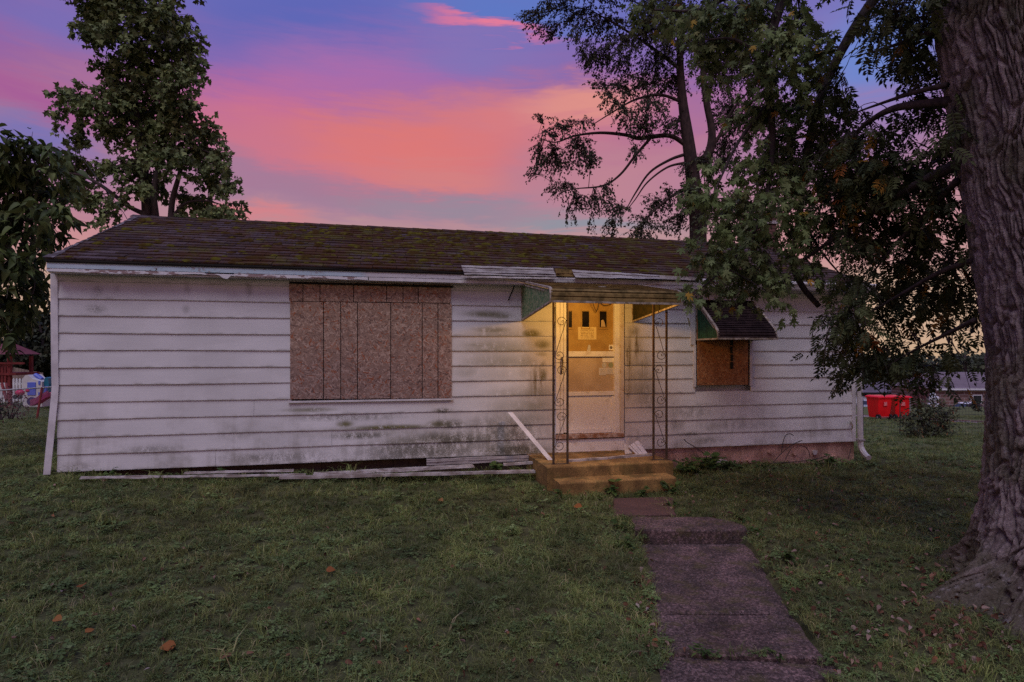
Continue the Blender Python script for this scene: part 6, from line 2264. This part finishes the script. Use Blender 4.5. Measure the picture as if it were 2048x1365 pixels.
# toy climbing house
YH = 24.0
o = empty('toy_playhouse', gpoint(62, YH))
B0 = o.location.copy()
def hb_(px0, px1, py0, py1, d0, d1, name, m, rnd=.03):
    a, c = at(px0, py1, YH), at(px1, py0, YH)
    b = MB(); b.box(a.x - B0.x, c.x - B0.x, d0, d1, a.z - B0.z, c.z - B0.z); return bevel(b.build(name, m, o), rnd, 2)
# front wall with doorway and porthole as separate pieces
pts = [(46, 814), (46, 757), (50, 751), (56, 750), (63, 757), (80, 763), (84, 764), (84, 814)]
b = MB()
ring = [at(px, py, YH) - B0 for px, py in pts]
b.loft([[q + Vector((0, 0, 0)) for q in ring], [q + Vector((0, .7, 0)) for q in ring]])
b.build('body', M['toywhite'], o)
hb_(55.5, 72, 765, 791, -.03, .0, 'door_curtain', M['toyblue'], .005)
b = MB(); c = at(64, 803, YH) - B0
b.loft([[c + Vector((.2 * math.cos(a), y, .17 * math.sin(a))) for a in [2 * math.pi * j / 20 for j in range(20)]] for y in (-.02, 0.0)]); b.build('porthole', M['toypurple'], o)
b = MB(); b.tube(catmull([at(58, 751, YH) - B0 + Vector((0, .3, 0)), at(64, 754, YH) - B0 + Vector((0, .3, 0)), at(72, 760, YH) - B0 + Vector((0, .3, 0))], 4), .09, 8); b.build('tunnel', M['toyblue'], o)
pts = [(84.5, 797), (83.5, 770), (84.5, 758), (88, 755), (92, 757), (93.5, 768), (92, 790)]
ring = [at(px, py, YH) - B0 for px, py in pts]
b = MB(); b.loft([[q + Vector((0, .1, 0)) for q in ring], [q + Vector((0, .55, 0)) for q in ring]]); b.build('side_wall', M['toyteal'], o)
b = MB(); b.tube(catmull([at(93, 773, YH) - B0, at(91, 783, YH) - B0, at(88, 792, YH) - B0], 4), .05, 6); b.build('ladder', M['toyblue'], o)
rings = []
for (px, py, w_, dp) in ((103, 786, 5, .0), (96, 792, 6, -.15), (89, 800, 7, -.3), (83, 803, 7, -.4)):
    c = at(px, py, YH) - B0 + Vector((0, dp, 0))
    rings.append([c + Vector((0, -.18, .10)), c + Vector((0, -.16, -.14)), c + Vector((0, .16, -.14)), c + Vector((0, .18, .10)), c + Vector((0, .12, .0)), c + Vector((0, -.12, .0))])
b = MB(); b.loft(rings); b.build('slide', M['toypink'], o)
for (px0, px1, py0, py1) in ((77, 81, 762, 770), (77, 81, 785, 791)):
    hb_(px0, px1, py0, py1, -.02, .0, 'hand_hold', M['toyblue'], .005)
tag(o, 'cream toy climbing house with blue door and pink slide', 'playhouse')
o = empty('toy_car', gpoint(38, 22.5))
B0 = o.location.copy()
b = MB(); c = at(40, 786, 22.5) - B0
b.sphere(c, .17, .12, .12, 10, 6); b.build('body', M['toyhot'], o, True)
b = MB(); c = at(55, 782, 22.5) - B0
b.sphere(c, .08, .06, .06, 8, 5); b.build('handle', M['toyhot'], o, True)
for px in (35, 45):
    b = MB(); c = at(px, 794, 22.5) - B0; b.cyl(c + Vector((0, -.13, 0)), c + Vector((0, -.08, 0)), .08, 12); b.build('wheel', M['rubber'], o)
tag(o, 'small hot pink ride-on toy beside the playhouse', 'toy')


def shrub(name, label, cat, px, py_base, Y, blobs, tpl, size, m, dens, spray=10, droop=.2, tlen=.25, up=.6, stems=5, twig_r=.006, group=None):
    b0 = at(px, py_base, Y); b0.z = gz1(b0.x, b0.y)
    lim = []
    for i in range(stems):
        bx = blobs[i % len(blobs)]
        lim.append([(px + (i - stems / 2) * 2, py_base, Y, .02), ((px + bx[0]) / 2, (py_base + bx[1]) / 2, Y, .014), (bx[0], bx[1], Y, .006)])
    return tree(name, label, cat, (b0.x, b0.y, b0.z), lim, blobs, tpl, size, m, M['bark_dark'], dens, Y, spray, droop, tlen, 1.0, group, 0, 0, .2, twig_r, up, True, 0, None, .4)


shrub('garden_shrub', 'purplish shrub in front of the chain link fence', 'shrub', 22, 838, 17.5, [(10, 805, 18, 22), (30, 800, 16, 22), (8, 825, 18, 14), (30, 822, 14, 14), (42, 812, 8, 18), (-10, 815, 16, 22)], T_NARROW, .11, L['redleaf'], 26, 10, .2, .25)
shrub('dark_shrub', 'low dark green shrub at the very left edge by the fence', 'shrub', 2, 840, 17.0, [(0, 815, 14, 20), (12, 828, 12, 10)], T_SMALL, .08, L['dark'], 40, 10, .2, .2)

# ------------------------------------------------------------------ right hand yard: bins, bush, fence, houses
YB = 29.0


def wheelie_bin(px, lab, yaw):
    x = at(px, 0, YB).x
    o = empty('trash_cart', (x, YB, gz1(x, YB)), yaw)
    W_, D_, H_ = .36, .40, 1.08
    b = MB()
    rings = []
    for z, k in ((.10, .80), (.35, .86), (.70, .94), (H_ - .06, 1.0)):
        rings.append([(-W_ * k, -D_ * k, z), (-W_ * k * .55, -D_ * k * 1.04, z), (W_ * k * .55, -D_ * k * 1.04, z), (W_ * k, -D_ * k, z), (W_ * k, D_ * k, z), (-W_ * k, D_ * k, z)])
    b.loft(rings)
    b.box(-W_ - .03, W_ + .03, -D_ - .04, D_ + .03, H_ - .06, H_ - .02)
    bevel(b.build('body', M['red'], o), .012, 2)
    b = MB()
    b.loft([[(-W_ - .04, -D_ - .06, H_ - .018), (W_ + .04, -D_ - .06, H_ - .018), (W_ + .04, D_ + .05, H_ - .018), (-W_ - .04, D_ + .05, H_ - .018)],
            [(-W_ - .04, -D_ - .06, H_ + .02), (W_ + .04, -D_ - .06, H_ + .02), (W_ + .04, D_ + .05, H_ + .03), (-W_ - .04, D_ + .05, H_ + .03)],
            [(-W_ + .05, -D_ + .06, H_ + .07), (W_ - .05, -D_ + .06, H_ + .07), (W_ - .05, D_ - .06, H_ + .08), (-W_ + .05, D_ - .06, H_ + .08)]])
    bevel(b.build('lid', M['red'], o), .01, 2)
    b = MB(); b.tube([(-W_ * .8, D_ + .07, H_ - .02), (W_ * .8, D_ + .07, H_ - .02)], .018, 6); b.build('handle', M['red'], o)
    for sx_ in (-1, 1):
        wh = MB(); wh.cyl((sx_ * (W_ * .72), -D_ * .82, .14), (sx_ * (W_ * .72 + .09), -D_ * .82, .14), .14, 18); w_ = wh.build('wheel', M['rubber'], o)
        hb2 = MB(); hb2.cyl((sx_ * (W_ * .72 + .091), -D_ * .82, .14), (sx_ * (W_ * .72 + .10), -D_ * .82, .14), .05, 12); hb2.build('hub', M['galv'], w_)
    b = MB(); b.cyl((-W_ * .7, -D_ * .82, .14), (W_ * .7, -D_ * .82, .14), .018, 6); b.build('axle', M['galv'], o)
    b = MB(); b.box(-.11, .11, -D_ * 1.06, -D_ * 1.035, .68, .88); b.build('printed_mark', M['binmark'], o)
    tag(o, lab, 'trash cart', 'red trash carts behind the house')
    return o


wheelie_bin(1758, 'red wheeled trash cart nearest the house corner', R(8))
wheelie_bin(1797, 'red wheeled trash cart half hidden behind the feathery bush', R(-6))
o = empty('metal_post', gpoint(1820, 28.2))
b = MB(); b.cyl((0, 0, 0), (0, 0, 1.05), .03, 8); b.build('post', M['galv'], o)
tag(o, 'thin grey metal post just right of the red carts', 'post')

shrub('feathery_bush', 'wide dark feathery bush right of the red carts', 'bush', 1855, 884, 18.5, [(1850, 845, 34, 26), (1828, 858, 22, 20), (1880, 852, 22, 22), (1862, 822, 28, 18), (1836, 825, 20, 14), (1890, 830, 14, 14), (1812, 836, 18, 7), (1905, 820, 14, 5), (1800, 832, 12, 4), (1850, 870, 30, 12), (1880, 872, 16, 10), (1870, 806, 14, 8), (1822, 872, 12, 8), (1900, 845, 10, 10)], T_NARROW, .13, L['yew'], 70, 14, .15, .35, .5, 7)
shrub('red_leaf_shrub', 'reddish shrub standing beyond the carts', 'shrub', 1842, 812, 42, [(1838, 795, 16, 12), (1850, 785, 12, 10), (1830, 785, 10, 8), (1845, 803, 14, 8), (1842, 775, 8, 6)], T_SMALL, .22, L['redleaf'], 5, 14, .1, .5)
shrub('round_bush', 'clipped dark green bush beside the trunk', 'bush', 1952, 822, 34, [(1945, 808, 11, 11), (1958, 806, 12, 12), (1950, 800, 12, 7), (1968, 808, 12, 12), (1938, 812, 6, 7), (1950, 816, 14, 6)], T_SMALL, .14, L['dark'], 16, 14, .0, .3)

# wire garden fence
o = empty('wire_fence', gpoint(1850, 19.5))
B0 = o.location.copy()
pf = [(1726, 872, 19.0), (1800, 880, 19.2), (1882, 885, 19.4), (1975, 893, 19.4), (2060, 900, 19.3)]
P3 = [gpoint(px, Y) for px, _, Y in pf]
for p in P3:
    b = MB(); b.cyl(p - B0 - Vector((0, 0, .05)), p - B0 + Vector((0, 0, 1.12)), .014, 6); b.build('stake', M['wiregreen'], o)
b = MB()
for k in range(len(P3) - 1):
    a, c = P3[k] - B0, P3[k + 1] - B0
    hm = 1.05 if k >= 2 else .45
    for z in np.arange(.05, hm + .01, .105):
        b.tube([a + Vector((0, 0, z)), c + Vector((0, 0, z))], .0036, 3)
    n = int((c - a).length / .10)
    for i in range(n):
        q = a.lerp(c, i / n)
        b.tube([q + Vector((0, 0, .03)), q + Vector((0, 0, hm))], .0036, 3)
tag(b.build('wire_mesh', M['wiregreen'], o), kind='stuff')
tag(o, 'low wire mesh garden fence running behind the feathery bush', 'fence')

# pavement and road crossing behind the fence
def band(pts, wdt, m, name, lift, lab):
    P_ = [gpoint(px, Y) for px, Y in pts]
    b = MB()
    rings = []
    for i, p in enumerate(catmull(P_, 12)):
        z = gz1(p[0], p[1])
        z2 = gz1(p[0], p[1] + wdt)
        rings.append([(p[0], p[1], z + lift), (p[0], p[1] + wdt, z2 + lift), (p[0], p[1] + wdt, z2 - .3), (p[0], p[1], z - .3)])
    b.loft(rings)
    ob = b.build(name, m)
    tag(ob, lab, kind='structure')


band([(1640, 33.0), (1727, 31.6), (1800, 29.8), (1900, 27.0), (1965, 25.4), (2100, 23)], .85, M['walkpale'], 'pavement', .04, 'pale pavement strip crossing behind the yard')
band([(1640, 33.95), (1727, 32.55), (1800, 30.75), (1900, 27.95), (1965, 26.35), (2100, 24)], 1.9, M['redroad'], 'side_road', .03, 'reddish track along the pavement')

# neighbouring houses
def house_far(name, lab, Y, px0, px1, py_eave, py_ridge, py_base, wall_m, roof_m, depth, gable, rpx0=None, rpx1=None):
    a = at(px0, py_base, Y); c = at(px1, py_eave, Y)
    o = empty(name, ((a.x + c.x) / 2, Y, a.z))
    w_ = (c.x - a.x) / 2; hh = c.z - a.z; rh = at(0, py_ridge, Y).z - a.z
    b = MB(); b.box(-w_, w_, 0, depth, -1.0, hh); b.build('wall', wall_m, o)
    ov = .35
    b = MB()
    if gable == 'side':      # ridge parallel to the view plane
        rx0 = at(rpx0, 0, Y).x - o.location.x if rpx0 else -w_ - ov
        rx1 = at(rpx1, 0, Y).x - o.location.x if rpx1 else w_ + ov
        for f0 in range(8):
            t0, t1 = f0 / 8, (f0 + 1) / 8 + .01
            l = lambda t_, e0, e1: e0 + (e1 - e0) * t_
            b.hexa([(l(t0, -w_ - ov, rx0), l(t0, -ov, depth / 2), l(t0, hh, rh)), (l(t0, w_ + ov, rx1), l(t0, -ov, depth / 2), l(t0, hh, rh)), (l(t1, w_ + ov, rx1), l(t1, -ov, depth / 2), l(t1, hh, rh) - .02), (l(t1, -w_ - ov, rx0), l(t1, -ov, depth / 2), l(t1, hh, rh) - .02),
                    (l(t0, -w_ - ov, rx0), l(t0, -ov, depth / 2), l(t0, hh, rh) + .10), (l(t0, w_ + ov, rx1), l(t0, -ov, depth / 2), l(t0, hh, rh) + .10), (l(t1, w_ + ov, rx1), l(t1, -ov, depth / 2), l(t1, hh, rh) + .06), (l(t1, -w_ - ov, rx0), l(t1, -ov, depth / 2), l(t1, hh, rh) + .06)])
        b.quadface([(rx0, depth / 2, rh), (rx1, depth / 2, rh), (w_ + ov, depth + ov, hh), (-w_ - ov, depth + ov, hh)])
        b.quadface([(-w_ - ov, -ov, hh), (rx0, depth / 2, rh), (-w_ - ov, depth + ov, hh)])
        b.quadface([(w_ + ov, -ov, hh), (w_ + ov, depth + ov, hh), (rx1, depth / 2, rh)])
    rf_ = b.build('roof', roof_m, o)
    b = MB(); b.box(-w_ - ov, w_ + ov, -ov - .06, -ov, hh - .16, hh + .06); b.build('gutter', M['farwhite'] if wall_m is M['brick'] else M['dark'], o)
    return o, w_, hh, rh


o, w_, hh, rh = house_far('brick_house', '', 75, 1874, 2060, 778, 748, 822, M['brick'], M['rooftan'], 9, 'side', 1906, 2040)
tag(o, 'brick house with a wide purple grey roof beside the trunk', 'house')
for x in (-w_ + 4.2, 0.8):
    b = MB(); b.box(x - .05, x + .05, -.10, -.003, 0, hh); b.build('downpipe', M['walkpale'], o)
for x in (-.8, 3.4):
    fr_ = MB(); fr_.box(x - .6, x + .6, -.06, -.003, .9, 2.0); fo_ = fr_.build('window', M['farwhite'], o)
    g_ = MB(); g_.box(x - .5, x + .5, -.07, -.062, 1.0, 1.9); g_.build('pane', M['glass'], fo_)
o, w_, hh, rh = house_far('white_house', '', 88, 1700, 1796, 786, 770, 824, M['farwhite'], M['roofgrey'], 9, 'side', 1741, 1800)
tag(o, 'long white house with a low grey roof behind the red carts', 'house')
# its gable wing on the right
b = MB(); a = at(1794, 824, 86.5) - o.location; c = at(1819, 786, 86.5) - o.location; top = at(1819, 771, 86.5) - o.location
b.loft([[(a.x, y, a.z), (c.x, y, a.z), (c.x, y, top.z), (a.x, y, c.z)] for y in (-1.4, 6)])
b.build('gable_wing', M['farwhite'], o)
b = MB(); b.loft([[(a.x - .3, y, c.z - .05), (c.x + .2, y, top.z + .0), (c.x + .2, y, top.z + .22), (a.x - .3, y, c.z + .17)] for y in (-1.7, 6.2)]); b.build('wing_roof', M['roofgrey'], o)
fr_ = MB(); p = at(1729, 790, 88) - o.location; fr_.box(p.x - .35, p.x + .35, -.06, -.003, p.z - .25, p.z + .25); fo_ = fr_.build('window', M['farwhite'], o)
g_ = MB(); g_.box(p.x - .28, p.x + .28, -.07, -.062, p.z - .2, p.z + .2); g_.build('pane', M['glass'], fo_)
for px in (1741, 1763):
    p = at(px, 790, 88) - o.location
    b = MB(); b.box(p.x - .05, p.x + .05, -.35, -.25, -.5, hh - .16); b.build('porch_post', M['dark'], o)
o, w_, hh, rh = house_far('grey_roofed_house', '', 92, 1852, 1888, 788, 758, 826, M['farwhite'], M['roofgrey'], 9, 'side', 1880, 1905)
tag(o, 'small house with a dark grey roof half hidden left of the brick house', 'house')
o, w_, hh, rh = house_far('red_brick_house', '', 96, 1822, 1852, 772, 768, 828, M['brickplain'], M['rooftan'], 9, 'side', 1822, 1852)
tag(o, 'flat topped red brick house glimpsed between the carts and the brick house', 'house')


def car(px, py, Y, yaw, m, lab):
    x = at(px, 0, Y).x
    z = at(px, py, Y).z
    o = empty('parked_car', (x, Y, z), yaw)
    b = MB()
    secs = [(-2.15, .32, .66, .80), (-2.0, .25, .82, .88), (-1.2, .22, .90, .90), (1.0, .22, .94, .90), (1.9, .25, .90, .86), (2.15, .35, .75, .78)]
    b.loft([[(x_, -w__, z0), (x_, w__, z0), (x_, w__, z1 - .1), (x_, w__ - .08, z1), (x_, -w__ + .08, z1), (x_, -w__, z1 - .1)] for x_, z0, z1, w__ in secs])
    bevel(b.build('body', m, o), .03, 2)
    b = MB()
    secs = [(-1.15, .90, .92, .74), (-.45, .90, 1.40, .64), (.70, .90, 1.43, .64), (1.55, .90, .95, .74)]
    b.loft([[(x_, -.80, z0), (x_, .80, z0), (x_, w__, z1), (x_, -w__, z1)] for x_, z0, z1, w__ in secs])
    b.build('cabin', M['glass'], o)
    b = MB(); b.loft([[(x_, -w__, z1), (x_, w__, z1), (x_, w__ - .05, z1 + .03), (x_, -w__ + .05, z1 + .03)] for x_, z1, w__ in ((-.60, 1.34, .66), (-.40, 1.41, .66), (.75, 1.44, .66), (.95, 1.36, .66))]); b.build('roof_panel', m, o)
    for sx_ in (-1.35, 1.35):
        for sy in (-1, 1):
            b = MB(); b.cyl((sx_, sy * .72, .32), (sx_, sy * .91, .32), .32, 16); b.build('wheel', M['rubber'], o)
    for sy in (-.6, .6):
        b = MB(); b.box(-2.16, -2.10, sy - .16, sy + .16, .58, .72); b.build('headlight', M['glass'], o)
    tag(o, lab, 'car')


car(1732, 822, 80, R(70), M['carsilver'], 'silver car parked before the white house near the corner')
car(1935, 832, 66, R(6), M['carwhite'], 'white car whose roof shows over the lawn before the brick house')

o = empty('garden_statue', tuple(at(1866, 826, 55)))
b = MB()
for z, r_ in ((0, .34), (.5, .30), (.55, .42), (.9, .42), (.95, .30), (1.25, .34), (1.3, .22), (1.5, .26), (1.62, .18), (1.72, .05)):
    pass
prof_ = [(0, .36), (.45, .30), (.5, .46), (.85, .46), (.9, .28), (1.15, .26), (1.2, .46), (1.45, .48), (1.55, .26), (1.7, .24), (1.85, .12), (1.95, .03)]
b.loft([[(r_ * math.cos(q), r_ * math.sin(q), z) for q in [2 * math.pi * j / 14 for j in range(14)]] for z, r_ in prof_])
b.build('body', M['farwhite'], o)
tag(o, 'white tiered garden ornament left of the brick house', 'ornament')

# woods closing the view
def woods(name, lab, px0, px1, Y, py_top, py_base, n, seed, rr0=(14, 26)):
    g = np.random.default_rng(seed)
    P, D, N, Sz = [], [], [], []
    for i in range(n):
        px = g.uniform(px0, px1); k = g.random()
        Yb = Y + g.uniform(-6, 14)
        cy = py_base - (py_base - py_top) * (1 - k ** 1.5) + 10
        c = np.array(at(px, cy, Yb)); r_ = g.uniform(*rr0) * Yb / FPX
        kk = int(110)
        q = g.normal(size=(kk, 3)); q /= np.linalg.norm(q, axis=1)[:, None]
        q[:, 1] = -np.abs(q[:, 1])
        P.append(c + q * r_ * g.uniform(.75, 1.05, kk)[:, None] * np.array((1.1, .8, .85)))
        D.append(q * .4 + g.normal(size=(kk, 3)) * .5 + np.array((0, 0, -.5))); N.append(q * .5 + g.normal(size=(kk, 3)) * .5 + np.array((0, -.3, .6)))
        Sz.append(g.uniform(.5, 1.1, kk) * .019 * Yb * .45)
    P, D, N, Sz = (np.concatenate(q) for q in (P, D, N, Sz))
    me = leaves_mesh(name, T_MAPLEFAR, P, D, N, Sz, L['wood'])
    tag(link(name, me), lab, kind='stuff')


woods('woods', 'dark woodland closing the view beyond the houses on the right', 1560, 2250, 118, 712, 800, 260, 3)
woods('woods', 'dark trees closing the view beyond the left yard', -300, 160, 62, 690, 790, 120, 4)
bl = [(1915, 725, 24, 14), (1940, 720, 26, 16), (1928, 705, 20, 12), (1950, 740, 24, 12), (1900, 742, 20, 10), (1970, 725, 26, 20), (1920, 752, 26, 10)]
tree('round_tree', 'rounded green tree rising behind the brick house roof', 'tree', tuple(at(1930, 815, 105)), [[(1930, 815, 105, .5), (1930, 750, 105, .35), (1930, 710, 105, .15)]], bl, T_MAPLEFAR, .85, L['wood'], M['bark_dark'], .55, 105, spray=14, droop=.5, tlen=1.6, depth=1.0, jit=2.5, twig_frac=.0, branches=False)
